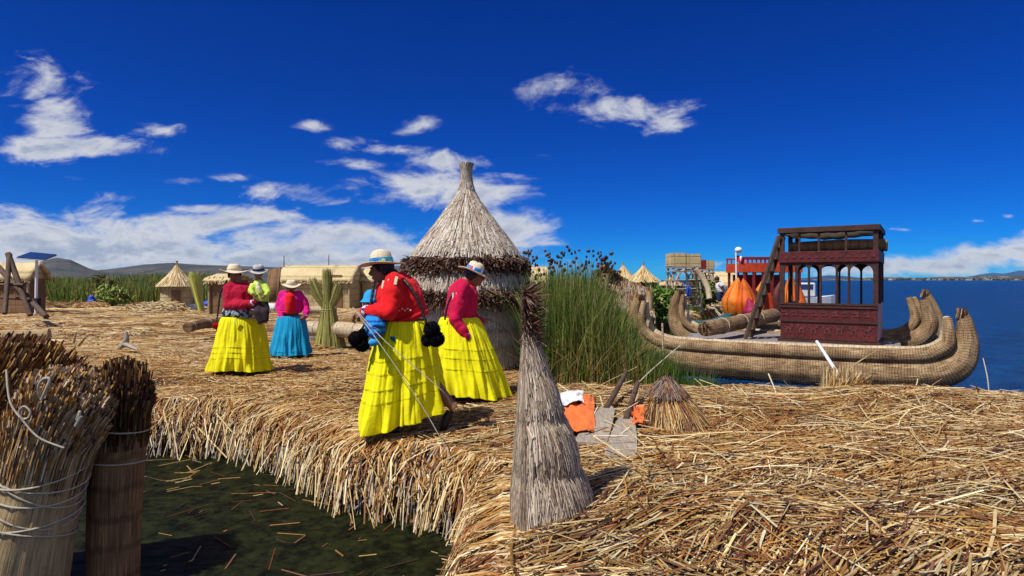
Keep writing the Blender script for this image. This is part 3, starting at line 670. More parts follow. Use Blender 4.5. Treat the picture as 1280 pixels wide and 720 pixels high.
# reed-basket lookout towers
def tower(label,pxc,Y,wpx,ybase,ytop,yfl,lad,mats):
    c=P(pxc,ybase,Y); w=wpx/F*Y; zt=CH+(HZ-ytop)/F*Y-c[2]; zf=CH+(HZ-yfl)/F*Y-c[2]; dp=w*.8
    t=thing('lookout_tower',label,'tower',c,0,'reed lookout towers')
    for i in(-1,1):
        for j in(-1,1):
            obj('leg',MB().tube([(i*w*.56,j*dp*.56,-.1),(i*w*.5,j*dp*.5,zf*.5),(i*w*.44,j*dp*.44,zt*.93)],[.06,.05,.045],8),M['wood_grey'],t)
    b=MB()
    for k,z in enumerate(np.linspace(.12,.9,5)*zf):
        for j in(-1,1): b.tube([(-w*.54,j*dp*.54,z),(w*.54,j*dp*.54,z+.04)],.03,6)
        for i in(-1,1): b.tube([(i*w*.54,-dp*.54,z),(i*w*.54,dp*.54,z)],.03,6)
    for j in(-1,1):
        b.tube([(-w*.5,j*dp*.5,zf*.15),(w*.45,j*dp*.5,zf*.9)],.025,6); b.tube([(w*.5,j*dp*.5,zf*.15),(-w*.45,j*dp*.5,zf*.9)],.025,6)
    obj('brace',b,M['wood_grey'],t)
    # reed arch under the platform
    for j in(-1,1):
        th=np.linspace(0,pi,14); obj('arch',MB().tube(np.stack([np.cos(th)*w*.42,np.full(14,j*dp*.52),zf*.45+np.sin(th)*zf*.5],-1),.045,8),M['bundle_pale'],t)
    obj('floor',MB().box((0,0,zf),(w*1.05,dp*1.05,.08)),M['wood_grey'],t,smooth=False)
    for k,(x0,x1,mm) in enumerate(((-.52,-.02,mats[0]),(.02,.52,mats[1]))):
        q=MB(); panelbox(q,((x0+x1)/2*w,0,zf+.04),(x1-x0)*w,dp,(zt-zf)*(1.0 if k==0 else .93)); obj('basket',q,M[mm],t,smooth=False,sol=.05,label=None)
    if lad:
        l=MB()
        for s_ in(-1,1): l.tube([(w*.2+s_*.2,-dp*.9,0),(w*.12+s_*.2,-dp*.55,zf)],.03,6)
        for z in np.linspace(.1,.95,8): l.tube([(w*.2-.2-w*.08*z,-dp*(.9-.35*z),zf*z),(w*.2+.2-w*.08*z,-dp*(.9-.35*z),zf*z)],.02,6)
        obj('ladder',l,M['wood'],t)
    return t
tower('taller lookout tower with two cream reed baskets over pale arches',854,27,34,390,318,334,True,('woven','woven'))
tower('smaller lookout tower with one reddish basket, just right of the taller tower',880,31,19,382,326,337,False,('reddark','woven'))
one('water_slide',MB().tube([P(870,336,26),P(879,348,26),P(885,360,25.8),P(887,374,25.6)],[.09,.12,.12,.12],10),M['bundle_pale'],'curved pale reed pole sweeping down beside the taller tower','pole')
mb=MB(); v=[P(858+i*1.1,358+j*3.0,26.0)+V3(0,.05*math.sin(i*2.2+j),0) for j in range(5) for i in range(6)]
idx=np.arange(30).reshape(5,6); mb.add(v,np.stack([idx[:-1,:-1],idx[:-1,1:],idx[1:,1:],idx[1:,:-1]],-1).reshape(-1,4)); one('hanging_cloth',mb,M['blue'],'blue cloth hanging on the front of the taller lookout tower','cloth',sol=.02)

# Flag
t=thing('flagpole','white pole with red and white flag flying beside the red boat','flag',P(921,392,26))
obj('pole',MB().tube([P(921,392,26),P(920,312,26)],[.05,.035],8),M['white'],t,world=True)
def flagpart(a,b):
    m=MB(); v=[];uv=[]
    for i in range(9):
        for j in range(5):
            s=a+(b-a)*i/8; p=P(921+s*10,318+s*5+j*2.2,26)+V3(0,.10*math.sin(s*9+j*.5),0); v.append(p); uv.append((s,j))
    idx=np.arange(45).reshape(9,5); m.add(v,np.stack([idx[:-1,:-1],idx[:-1,1:],idx[1:,1:],idx[1:,:-1]],-1).reshape(-1,4),uv=uv); return m
fl=obj('flag_cloth',flagpart(0,.34),M['red'],t,world=True,sol=.01)
obj('flag_cloth',flagpart(.34,.66),M['white'],t,world=True,sol=.01); obj('flag_cloth',flagpart(.66,1),M['red'],t,world=True,sol=.01)
obj('finial',MB().ell(P(923,312.5,26),(.16,.16,.13),10,8),M['white'],t,world=True)

# red two-storey boat
t=thing('red_boat','red two-storey boat cabin with dark arches and a rail, moored beyond the big reed boat','boat',P(985,394,27))
Y=27; a=P(930,395,Y); w=P(1003,395,Y)[0]-a[0]
hx=[a[0]-.5+i*(w+1.2)/11 for i in range(12)]
m=MB().tube([(x,Y+1,-.35+.25*(abs(i-5.5)/5.5)**3) for i,x in enumerate(hx)],[.3]+[.55]*10+[.3],14); obj('hull',m,M['bundle'],t,world=True)
m=MB().box((a[0]+w/2,Y+1.1,.45),(w,2,.75)); obj('cabin_wall',m,M['redboat'],t,world=True,smooth=False)
zf=CH+(HZ-340)/F*Y
for i in range(7):
    x=a[0]+.07+i*(w-.14)/6; 
    for yy in(Y+.12,Y+2.05): obj('column',MB().box((x,yy,(zf+.8)/2),(.10,.10,zf-.8+.02)),M['reddark'],t,world=True,smooth=False)
m=MB().box((a[0]+w/2,Y+1.1,zf+.20),(w+.1,2.1,.42)); obj('upper_wall',m,M['redboat'],t,world=True,smooth=False)
zr=CH+(HZ-322)/F*Y
for yy in(Y+.1,Y+2.1):
    m=MB()
    m.box((a[0]+w/2,yy,zr),(w+.1,.07,.07))
    for i in range(14): m.box((a[0]+i*w/13,yy,(zr+zf+.4)/2),(.05,.05,zr-zf-.4))
    obj('rail',m,M['reddark'],t,world=True,smooth=False)
m=MB().box((a[0]+w/2,Y+1.7,1.2),(w*.9,.06,.9)); obj('inner_partition',m,M['reddark'],t,world=True,smooth=False)
for px in (950,973):
    m=MB().tube([P(px,385,26.9),P(px-3,372,26.8),P(px-1,362,26.8),P(px+3,352,26.9)],[.2,.17,.13,.05],10); obj('figure_head',m,M['orange' if px==950 else 'pinkmark'],t,world=True)
# orange boat: sewn pointed prows
def tear(mb,px,y0,y1,wpx,Y,lean=0):
    a=P(px,y0,Y); b=P(px+lean,y1,Y); K=14; pr=[]
    rad=[wpx/2/F*Y*(math.sin(pi*min(1,(s*.86+.10)))**.75 if s<.5 else (1-s)**.8*1.55+.03) for s in np.linspace(0,1,K)]
    bend=np.array([[.15*math.sin(pi*s)*(-1 if lean>0 else 1)*.4,0,0] for s in np.linspace(0,1,K)])
    mb.tube(a+(b-a)*np.linspace(0,1,K)[:,None]+bend,rad,16); return mb
t=thing('orange_boat','boat with tall pointed orange prows and one magenta prow, beyond the long log','boat',P(925,400,23))
obj('prow',tear(MB(),917,400,347,30,23,6),M['orange'],t,world=True); obj('prow',tear(MB(),932,402,348,28,22.6,-3),M['orange2'],t,world=True)
obj('prow',tear(MB(),939,402,372,20,22.2,-4),M['magenta'],t,world=True,label='magenta prow'); obj('prow',tear(MB(),948,402,376,14,22.0,-5),M['orange'],t,world=True)
m=MB().tube([P(900,402,23.3),P(925,405,23),P(965,404,23.5),P(1010,402,24)],[.3,.42,.42,.3],14); obj('hull',m,M['bundle'],t,world=True)
t=thing('orange_boat','second boat with two tall orange prows seen through the left side of the boat cabin','boat',P(990,400,21))
obj('prow',tear(MB(),989,400,336,17,21,1),M['orange'],t,world=True); obj('prow',tear(MB(),998,400,352,16,20.7,-2),M['orange2'],t,world=True)
m=MB().tube([P(975,402,21.3),P(992,404,21),P(1012,402,21.5)],[.25,.36,.25],14); obj('hull',m,M['bundle'],t,world=True)
# small white motor boat
t=thing('motor_boat','small white motor boat on the lake seen through the boat cabin\'s arches','boat',P(1012,372,45))
Y=45; c=P(1010,361,Y)[0]
m=MB(); K=9
hullp=[(c-1.6+3.6*s,.62*math.sin(pi*min(1,.25+s*.75))**.6+.02,.55+.25*s*s) for s in np.linspace(0,1,K)]
v=[]
for x,hw,ht in hullp: v+= [(x,Y-hw,WZ+ht+.1),(x,Y-hw*.8,WZ-.1),(x,Y+hw*.8,WZ-.1),(x,Y+hw,WZ+ht+.1)]
q=[]
for i in range(K-1):
    for j in range(4): q.append([i*4+j,(i+1)*4+j,(i+1)*4+(j+1)%4,i*4+(j+1)%4])
q.append([3,2,1,0]); q.append([4*K-4,4*K-3,4*K-2,4*K-1]); m.add(v,q); obj('hull',m,M['white'],t,world=True,smooth=False)
obj('cabin',MB().box((c-.4,Y,WZ+1.3),(1.5,.9,1.0)),M['white'],t,world=True,smooth=False,bevel=.08)
obj('window',MB().box((c-.4,Y-.46,WZ+1.5),(1.1,.03,.35)),M['panel'],t,world=True,smooth=False)
obj('outboard_motor',MB().box((c-1.75,Y,WZ+.7),(.3,.3,.7)),M['darkcl'],t,world=True,smooth=False,bevel=.05)
# teal skiff
t=thing('skiff','small open teal skiff moored between the curled prows and the orange boat','boat',P(880,402,20))
m=MB();v=[];K=9
for s in np.linspace(0,1,K):
    p=P(846,402,20.5)*(1-s)+P(912,404,19.5)*s; hw=.55*math.sin(pi*(.12+.8*s))**.6; zt=WZ+.62+.3*(2*s-1)**2
    v+=[(p[0],p[1]-hw,zt),(p[0],p[1]-hw*.6,WZ-.05),(p[0],p[1]+hw*.6,WZ-.05),(p[0],p[1]+hw,zt)]
q=[]
for i in range(K-1):
    for j in range(3): q.append([i*4+j,(i+1)*4+j,(i+1)*4+j+1,i*4+j+1])
q+=[[3,2,1,0],[4*K-4,4*K-3,4*K-2,4*K-1]]; m.add(v,q); obj('hull',m,M['teal'],t,world=True,smooth=False,sol=.05)
m=MB()
for s in(.3,.6): p=P(846,402,20.5)*(1-s)+P(912,404,19.5)*s; m.box((p[0],p[1],WZ+.5),(.25,.95,.04))
obj('bench',m,M['plank'],t,world=True,smooth=False)

# ------------------------------------------------------------------ the big reed boat
A0=V3(7.8,10.55,0); U=V3(-math.cos(math.radians(30)),math.sin(math.radians(30)),0); W=V3(.5,.866,0)
boat=thing('reed_boat','large double-hulled reed boat with curled prows and a dark two-storey cabin','boat',A0+U*2.9+W*1.7+V3(0,0,WZ))
def bp(s,w,z): return A0+U*s+W*w+V3(0,0,z)
def smoothpath(pts,n=40):
    p=np.array(pts,float); K=len(p); t=np.linspace(0,K-1,n); out=[]
    for x in t:
        i=min(int(x),K-2); f=x-i; p0=p[max(i-1,0)];p1=p[i];p2=p[i+1];p3=p[min(i+2,K-1)]
        out.append(.5*((2*p1)+(-p0+p2)*f+(2*p0-5*p1+4*p2-p3)*f*f+(-p0+3*p1-3*p2+p3)*f**3))
    return np.array(out)
def rads(n,l): return np.interp(np.linspace(0,1,n),np.linspace(0,1,len(l)),l)
def hullset(w,L,hR,hL,ln=0.0):
    # main bundle: sweeps up at both ends
    pts=[(-.02+ln,hR),(-.06+ln*.75,hR*.70),(-.05+ln*.25,.20),(.15,-.12),(.75,-.28),(2,-.32),(3.2,-.32),(4.4,-.30),(L-.6,-.22),(L-.15,-.02),(L+.08,.25),(L+.12,hL*.7),(L+.02,hL)]
    path=smoothpath([bp(s,w,z) for s,z in pts],70)
    o=obj('hull_bundle',MB().tube(path,rads(70,[.085,.135,.20,.285,.335,.34,.34,.34,.33,.28,.20,.14,.09]),40,ridge=.035,seed=3),M['bundle'],boat,world=True)
    # inner rail bundle on its top
    for k,(dw,zz,rr) in enumerate(((-.20,.02,.125),(.22,.03,.12))):
        pts=[(.20+ln,hR*.92),(.20+ln*.7,hR*.6),(.24+ln*.2,.27),(.55,.09),(1.2,zz+.02),(2.4,zz),(3.6,zz),(4.6,zz+.01),(L-.55,.08),(L-.2,.28),(L-.1,hL*.6),(L-.12,hL*.95)]
        path=smoothpath([bp(s,w+dw*(1 if 0<i<11 else .4),z) for i,(s,z) in enumerate(pts)],60)
        obj('rail_bundle',MB().tube(path,rads(60,[.055,.085,.11,rr,rr,rr,rr,rr,rr,.10,.07,.05]),26,ridge=.05,seed=5+k),M['bundle' if k==0 else 'bundle_pale'],boat,world=True)
    # bristly cut tips
    for s,z,lean in((.0+ln,hR,.0),(L-.03,hL,0)):
        n=420; a=R.uniform(0,2*pi,n); r=np.sqrt(R.uniform(0,1,n))*(.10 if s<1 else .09); b=np.array([bp(s+math.cos(a_)*r_,w+math.sin(a_)*r_,z-.06) for a_,r_ in zip(a,r)])
        tip=b+np.stack([np.cos(a)*.03,np.sin(a)*.03,R.uniform(.07,.17,n)],-1); m=MB(); m.ribbons(np.stack([b,(b+tip)/2,tip],1),R.uniform(.010,.016,n),R.normal(0,1,(n,3))*V3(1,1,.1),pick(np.vstack([GREY[:2],DARK,GOLD[2:6]]),n)); obj('cut_reed_tip',m,M['straw'],boat,world=True)
hullset(0,5.75,.80,.98); hullset(3.35,5.75,1.08,1.05,.28)
# extra thick inner bundles at far hull's right end
m=MB().tube(smoothpath([bp(.35,2.6,.98),bp(.25,2.6,.45),bp(.5,2.6,.12),bp(1.1,2.6,.02),bp(1.9,2.55,.0)],30),rads(30,[.09,.16,.2,.19,.17]),20,ridge=.03); obj('inner_bundle',m,M['bundle'],boat,world=True)
m=MB().tube(smoothpath([bp(.6,3.0,1.02),bp(.5,2.95,.5),bp(.8,2.95,.2),bp(1.4,2.95,.12),bp(2.0,2.95,.1)],30),rads(30,[.06,.10,.14,.15,.14]),20,ridge=.03); obj('inner_bundle',m,M['bundle'],boat,world=True)
# deck planks (one plank a part)
for i in range(15):
    w0=.28+i*.2
    m=MB(); q=[]
    a=bp(.9+.1*math.sin(i*3),w0,.075+.004*math.sin(i*2)); b=bp(5.05+.12*math.sin(i*5),w0,.075); m.bar(a,b,.185,.035); obj('deck_plank',m,M['plank'],boat,world=True,smooth=False,bevel=.004)
# reed log on the deck at left
t=thing('reed_log','stout striped reed log lying across the big boat\'s deck, dark cut end toward the left','log',P(885,420,12.6))
pp=smoothpath([P(881,411,12.9),P(915,405,13.8),P(940,399,14.8),P(968,394,15.8)],24)
obj('bundle',MB().tube(pp,rads(24,[.16,.165,.165,.16,.17,.17]),22,ridge=.03),M['bundle'],t,world=True)
n=200;a=R.uniform(0,2*pi,n);r=np.sqrt(R.uniform(0,1,n))*.155; d=unit(pp[0]-pp[1]); sx=unit(np.cross(d,V3(0,0,1))); b=pp[0]+np.outer(np.cos(a)*r,sx)+np.outer(np.sin(a)*r,V3(0,0,1)); tip=b+d*R.uniform(.01,.05,n)[:,None]
m=MB();m.ribbons(np.stack([b-d*.02,(b+tip)/2,tip],1),np.full(n,.014),R.normal(0,1,(n,3)),pick(DARK,n));obj('cut_end',m,M['straw'],t,world=True)
for k in(5,11,17):
    c=pp[k]; d=unit(pp[k+1]-pp[k]); th=np.linspace(0,2*pi,20); sx=unit(np.cross(d,V3(0,0,1))); sy=np.cross(sx,d)
    obj('lashing',MB().tube(c+np.outer(np.cos(th),sx)*.172+np.outer(np.sin(th),sy)*.172,.012,6,cap=False),M['ropedark'],t,world=True)
# cabin
ya=math.radians(34); Cx=V3(-math.cos(ya),math.sin(ya),0); Cw=V3(math.sin(ya),math.cos(ya),0); C0=V3(7.25,12.06,.10)
WD,DP=1.79,1.95
def cp(s,w,z): return C0+Cx*s+Cw*w+V3(0,0,z)
def cbox(mb,s0,s1,w0,w1,z0,z1):
    v=[cp(s,w,z) for z in(z0,z1) for w in(w0,w1) for s in(s0,s1)]
    return mb.add(v,[[0,2,3,1],[4,5,7,6],[0,1,5,4],[2,6,7,3],[1,3,7,5],[0,4,6,2]])
cab=obj('cabin_base',cbox(MB(),-.05,WD+.05,-.05,DP+.05,0,.05),M['brownpaint'],boat,world=True,smooth=False)
for nm,a in (('front',(0,WD,0,.05)),('back',(0,WD,DP-.05,DP)),('left',(WD-.05,WD,.053,DP-.053)),('right',(0,.05,.053,DP-.053))):
    mt='pink_panel' if nm=='right' else 'maroon'
    h1=.80 if nm!='back' else .62
    obj('cabin_panel',cbox(MB(),a[0],a[1],a[2],a[3],.05,h1),M[mt],cab,world=True,smooth=False,bevel=.004,label='faded pink end panel' if nm=='right' else None)
m=MB()
for z in(.06,.44,.74,.80): cbox(m,-.02,WD+.02,-.025,-.002,z-.02 if z>.1 else z,z+.02)
obj('moulding',m,M['brownpaint'],cab,world=True,smooth=False)
m=MB()     # painted creature figures on the front panel: two friezes
rg=np.random.default_rng(5)
def motif(s,z,k,fl):
    m=MB(); q=lambda a,b,c,d: cbox(m,s+min(a*fl,b*fl),s+max(a*fl,b*fl),-.012,-.001,z+c,z+d)
    q(-.06,.05,.02,.07); q(.03,.08,.05,.13); q(-.06,-.035,-.06,.02); q(.02,.045,-.06,.02); q(-.09,-.06,.06,.10); q(.07,.105,.10,.125); obj('painted_figure',m,M['pinkmark'],cab,world=True,smooth=False)
for i in range(7): motif(.18+i*.24,.24,i,1 if i%2 else -1)
for i in range(9):
    s=.12+i*.19; m=MB(); cbox(m,s,s+.11,-.012,-.001,.55,.59); cbox(m,s+.02,s+.05,-.012,-.001,.585,.66); cbox(m,s+.04,s+.12,-.012,-.001,.61,.64); obj('painted_figure',m,M['pinkmark'],cab,world=True,smooth=False)
ZA,ZB,ZT=1.62,1.90,2.37
# posts: corners rise to the roof, colonettes carry the arches
posts=[(0.03,0),(WD-.03,0),(.03,DP-.05),(WD-.03,DP-.05),(.03,DP*.5),(WD-.03,DP*.5)]
for s,w in posts: obj('post',cbox(MB(),s-.045,s+.045,w-.0+.004,w+.085,.80,ZT-.05),M['brownpaint'],cab,world=True,smooth=False,bevel=.006)
cols=[.50,.72,1.02,1.24,1.46]
def arcs(mb,s0,s1,w0,w1,zs,zt,n=12,pointed=0):
    """spandrel above an arch between s0 and s1"""
    c=(s0+s1)/2; r=(s1-s0)/2; h=zt-zs-.05
    for i in range(n):
        x0=s0+(s1-s0)*i/n; x1=s0+(s1-s0)*(i+1)/n
        f=lambda x: zs+h*(max(0,1-abs((x-c)/r)**(2.2-pointed))**(.5+.2*pointed))
        a,b=f(x0),f(x1)
        v=[cp(x0,w0,a),cp(x1,w0,b),cp(x1,w0,zt),cp(x0,w0,zt),cp(x0,w1,a),cp(x1,w1,b),cp(x1,w1,zt),cp(x0,w1,zt)]
        mb.add(v,[[0,1,2,3],[7,6,5,4],[0,4,5,1],[2,6,7,3]])
for (w0,cc) in ((.01,[.50,.72,1.02,1.24,1.46]),(DP-.05,[.42,.86,1.30])):
    for s in cc: obj('colonette',MB().tube([cp(s,w0+.03,.62 if w0>1 else .80),cp(s,w0+.03,ZA+.05)],[.026,.022],10),M['brownpaint'],cab,world=True)
    ed=[.06]+cc+[WD-.06]; m=MB()
    for a,b in zip(ed[:-1],ed[1:]): arcs(m,a,b,w0,w0+.05,ZA-.20,ZA+.05)
    obj('arch_panel',m,M['brownpaint'],cab,world=True,smooth=False)
m=MB(); cbox(m,-.03,WD+.03,-.03,.06,ZA+.05,ZB); cbox(m,-.03,WD+.03,DP-.06,DP+.03,ZA+.05,ZB); cbox(m,-.03,.03,.062,DP-.062,ZA+.05,ZB); cbox(m,WD-.03,WD+.03,.062,DP-.062,ZA+.05,ZB)
obj('cornice',m,M['maroon'],cab,world=True,smooth=False,bevel=.004)
for i in range(12): obj('painted_mark',cbox(MB(),.04+i*.145,.10+i*.145,-.042,-.031,ZA+.14,ZA+.19),M['pinkmark'],cab,world=True,smooth=False)
obj('upper_floor',cbox(MB(),.035,WD-.035,.065,DP-.065,ZB-.05,ZB-.01),M['plank'],cab,world=True,smooth=False)
obj('roof_panel',cbox(MB(),.05,WD-.05,.06,DP-.06,ZT-.03,ZT+.01),M['woven_brown'],cab,world=True,smooth=False)
m=MB(); cbox(m,-.05,WD+.05,-.05,.05,ZT-.07,ZT+.04); cbox(m,-.05,WD+.05,DP-.05,DP+.05,ZT-.07,ZT+.04); cbox(m,-.05,.04,.052,DP-.052,ZT-.07,ZT+.04); cbox(m,WD-.04,WD+.05,.052,DP-.052,ZT-.07,ZT+.04)
obj('roof_frame',m,M['brownpaint'],cab,world=True,smooth=False,bevel=.005)
for s in(.55,1.05,1.42): obj('upper_post',cbox(MB(),s-.02,s+.02,.01,.05,ZB,ZT-.07),M['brownpaint'],cab,world=True,smooth=False)
# rolled awning sagging under the roof
m=MB(); n=20; v=[]
for i in range(n+1):
    for j in range(6): s=.08+(WD-.16)*i/n; v.append(cp(s,.06+j*.30,ZT-.08-.10*math.sin(pi*i/n)*math.sin(pi*(j+.3)/5.6)-.01*math.sin(i*1.7)))
idx=np.arange((n+1)*6).reshape(n+1,6); m.add(v,np.stack([idx[:-1,:-1],idx[:-1,1:],idx[1:,1:],idx[1:,:-1]],-1).reshape(-1,4)); obj('awning',m,M['creamcl'],cab,world=True,sol=.01)
for k,(w_,z_,mm) in enumerate(((.45,ZB+.12,'bundle_dark'),(.85,ZB+.13,'bundle_tan'),(1.3,ZB+.13,'bundle_dark'))):
    one('reed_roll',MB().tube(smoothpath([cp(-.12,w_,z_),cp(.6,w_,z_+.02),cp(1.4,w_,z_),cp(WD-.1,w_,z_-.01)],12),[.11]*12,16,ridge=.05,seed=k),M[mm],
        ('dark reed roll nearest the front on the boat cabin\'s upper floor','tan reed roll in the middle of the boat cabin\'s upper floor','dark reed roll at the back of the boat cabin\'s upper floor')[k],'roll','reed rolls on the cabin\'s upper floor')
# boarding ladder
t=thing('ladder','dark wooden ladder leaning from the boat deck up to the cabin\'s upper floor','ladder',cp(WD+1.0,-.1,0))
for dw in(-.02,.48):
    obj('rail',MB().bar(cp(WD+.72,dw,.0),cp(WD+.02,dw,ZB+.35),.07,.10),M['wood'],t,world=True,smooth=False,bevel=.006)
for k in range(8):
    f=.08+k*.115; s_=WD+.72-.70*f; z=(ZB+.35)*f; obj('rung',MB().bar(cp(s_,-.05,z),cp(s_,.51,z),.10,.04),M['wood'],t,world=True,smooth=False,bevel=.004)
# mooring things at the bank
one('pole',MB().tube([P(1049,470,8.6),P(1034,447,9.0),P(1021,427,9.4)],[.026,.025,.024],10),M['white'],'white painted pole slanting out of the straw against the big boat\'s hull','pole')
one('stick',MB().tube([P(1050,472,8.2),P(1072,453,8.5),P(1096,438,8.8)],[.008,.009,.006],6),M['bundle_tan'],'thin dry reed stalk slanting right from the straw tuft beside the white pole','stick')
one('mooring_rope',MB().tube(smoothpath([P(1229,448,10.3),P(1234,470,9.6),P(1236,488,8.9),P(1236,502,7.2)],12),.008,6),M['rope'],'thin pale rope dropping from the big boat\'s right prow to the bank','rope')
one('stake',MB().tube([P(829,446,8.7),P(828,404,8.7)],[.016,.014],8),M['bundle_pale'],'short pale stake standing in the grass in front of the left prows','stake')
one('reed_stalk',MB().tube(smoothpath([P(778,498,7.6),P(815,462,7.9),P(850,432,8.2)],10),[.007]*10,6),M['ropedark'],'long thin bent stalk rising right from the paddles towards the boat','stalk')

# ------------------------------------------------------------------ sheaves
def stook(mb,c,h,rt,rb,n,pal,lean=(0,0),flare=.0,w=(.008,.018),waist=None,rg=R,K=6,top_extra=.15,up=0):
    c=np.asarray(c,float); a=rg.uniform(0,2*pi,n); q=np.sqrt(rg.uniform(.15,1,n)); s=np.linspace(0,1,K)[None,:]
    ln=rg.uniform(.75,1,n)[:,None]
    r=rb+(rt-rb)*s
    if waist is not None: r=np.interp(s,[0,waist[0],1],[rb,waist[1],rt])
    r=r*q[:,None]+rg.normal(0,.008,(n,1))
    x=c[0]+np.cos(a)[:,None]*r+lean[0]*s; y=c[1]+np.sin(a)[:,None]*r+lean[1]*s; z=c[2]+h*s*(ln if up else 1)+ (rg.uniform(-.03,top_extra,(n,1))*s)
    wd=np.stack([-np.sin(a),np.cos(a),0*a],-1); mb.ribbons(np.stack([x,y,z],-1),rg.uniform(*w,n),wd,pick(pal,n,.2,rg),upd=np.stack([np.cos(a),np.sin(a),0*a],-1)); return mb
# tied green-yellow sheaf
Y=12.3; b=P(412,0,Y)*V3(1,1,0)
t=thing('reed_sheaf','tall tied sheaf of olive-yellow reeds standing with splayed tops beside the pale log','sheaf',b)
m=MB(); stook(m,b,.82,.10,.34,700,OLIVE,lean=(-.03,0)); obj('base_stalks',m,M['straw'],t,world=True)
for (lx,hh,nn) in((-.30,.52,200),(-.02,.74,260),(.22,.46,200)):
    m=MB(); stook(m,b+V3(-.03,0,.72),hh*.85,.10,.06,nn,OLIVE,lean=(lx,0),top_extra=.30,w=(.006,.013)); obj('top_stalks',m,M['straw'],t,world=True)
th=np.linspace(0,2*pi,20); m=MB()
for z in(.72,.76,.80): m.tube(np.stack([b[0]-.028+.125*np.cos(th),b[1]+.125*np.sin(th),np.full(20,z)],-1),.012,6,cap=False)
obj('binding',m,M['bundle_tan'],t,world=True)
# straw tuft near white pole, pile by paddles
m=MB(); c=G(1052,488); stook(m,c+V3(0,.1,0),.14,.20,.20,260,PALE,top_extra=.16,w=(.006,.012)); stook(m,c+V3(.05,.1,0),.10,.30,.26,160,GOLD,top_extra=.12,w=(.006,.012),lean=(.1,0)); one('straw_tuft',m,M['straw'],'upright tuft of pale straw around the foot of the white pole','straw tuft')
c=G(862,548); cc=c+V3(-.07,.50,.30)
t=thing('reed_bundle','brown reed bundle with grey rounded crown standing right of the paddles','bundle',c)
n=3000; a=R.uniform(0,2*pi,n); q=R.uniform(.7,1,n); K=6; ks=np.linspace(0,1,K)[None,:]; L=R.uniform(.55,1.08,n)[:,None]; f=ks*L
rr=(.13+.20*f**1.3)*q[:,None]; zz=cc[2]-.02-(cc[2]+.0)*f**1.5; wb=R.normal(0,.02,(n,1))*np.sin(ks*pi)+R.normal(0,.03,(n,1))*ks
path=np.stack([cc[0]+np.cos(a)[:,None]*rr+wb+.05*f,cc[1]+np.sin(a)[:,None]*rr*1.15-.22*f,zz+R.normal(0,.012,(n,1))],-1)
m=MB(); m.ribbons(path,R.uniform(.003,.008,n),np.stack([-np.sin(a),np.cos(a),0*a],-1)+R.normal(0,.4,(n,3)),pick(np.vstack([GOLD*.85,GOLD[3:6],DARK]),n)); obj('skirt_stalks',m,M['straw'],t,world=True)
m=remesh(MB().ell(cc+V3(0,.02,-.02),(.165,.22,.13)),.012,2,.022,14); obj('crown',m,M['wood_grey'],t,world=True)
n=1100; a=R.uniform(0,2*pi,n); e=R.uniform(.15,1.35,n); nn=np.stack([np.cos(a)*np.sin(e),np.sin(a)*np.sin(e),np.cos(e)],-1); b=cc+V3(0,.02,-.02)+nn*V3(.168,.224,.133); tg=np.cross(nn,R.normal(0,1,(n,3))); tg/=np.linalg.norm(tg,axis=1)[:,None]; dn=np.stack([nn[:,0]*.9,nn[:,1]*.9,-.75+0*a],-1)+tg*.25; l=R.uniform(.03,.09,n)[:,None]
m=MB(); m.ribbons(np.stack([b-dn*l,b+nn*.012,b+dn*l+nn*.006],1),R.uniform(.004,.010,n),np.cross(dn,nn),pick(np.vstack([GREY*.5,DARK,DARK,GOLD[2:4]]),n)); obj('crown_stalks',m,M['straw'],t,world=True)

# ------------------------------------------------------------------ tiered thatch (big hut)
def thatch(mb,prof,c,n,pal,L=(.3,.6),w=(.010,.022),lift=.03,arc=(0,2*pi),rg=R,ecc=None,jit=.05,z0=None,z1=None):
    """stalks laid down a surface of revolution; prof = [(r,z)] from top to bottom"""
    pr=np.array(prof); seg=np.linalg.norm(np.diff(pr,axis=0),axis=1); cum=np.concatenate([[0],np.cumsum(seg)]); T=cum[-1]
    a=rg.uniform(*arc,n); 
    t0=np.sqrt(rg.uniform(0,1,n))*T if z0 is None else rg.uniform(z0,z1,n)*T
    l=rg.uniform(*L,n); s=np.linspace(0,1,4)[None,:]; t=t0[:,None]-l[:,None]*(1-s); t=np.clip(t,0,T*1.0)+np.clip(t-T,0,1)*0
    r=np.interp(t,cum,pr[:,0]); z=np.interp(t,cum,pr[:,1]); over=np.clip(t0[:,None]+rg.uniform(-.02,.10,(n,1))-T,0,.1)*s; z=z-over
    r=r+lift*rg.uniform(.2,1,(n,1))*(.4+.8*s); aa=a[:,None]+rg.normal(0,jit,(n,1))*(s-.5)
    path=np.stack([c[0]+r*np.cos(aa),c[1]+r*np.sin(aa),c[2]+z],-1)
    mb.ribbons(path,rg.uniform(*w,n),np.stack([-np.sin(a),np.cos(a),0*a],-1),pick(pal,n,.2,rg),upd=np.stack([np.cos(a),np.sin(a),.3+0*a],-1)); return mb
def tufts(mb,prof_r,z,c,n,pal,L=(.06,.14),arc=(0,2*pi),rg=R,dz=.06,w=(.012,.025),down=-.1):
    a=rg.uniform(*arc,n); zz=z+rg.uniform(-dz,dz,n); l=rg.uniform(*L,n); r0=prof_r-.04
    aa=a+rg.normal(0,.06,n); b=np.stack([c[0]+r0*np.cos(a),c[1]+r0*np.sin(a),c[2]+zz],-1); r1=r0+.05+l; e=np.stack([c[0]+r1*np.cos(aa),c[1]+r1*np.sin(aa),c[2]+zz+down+rg.normal(0,.05,n)],-1)
    mb.ribbons(np.stack([b,(b+e)/2+rg.normal(0,.006,(n,3)),e],1),rg.uniform(*w,n),rg.normal(0,1,(n,3)),pick(pal,n,.2,rg)); return mb
Y=10.0; hc=V3((583-640)/F*Y,Y,0); k=Y/F
def pz(py): return CH+(HZ-py)*k
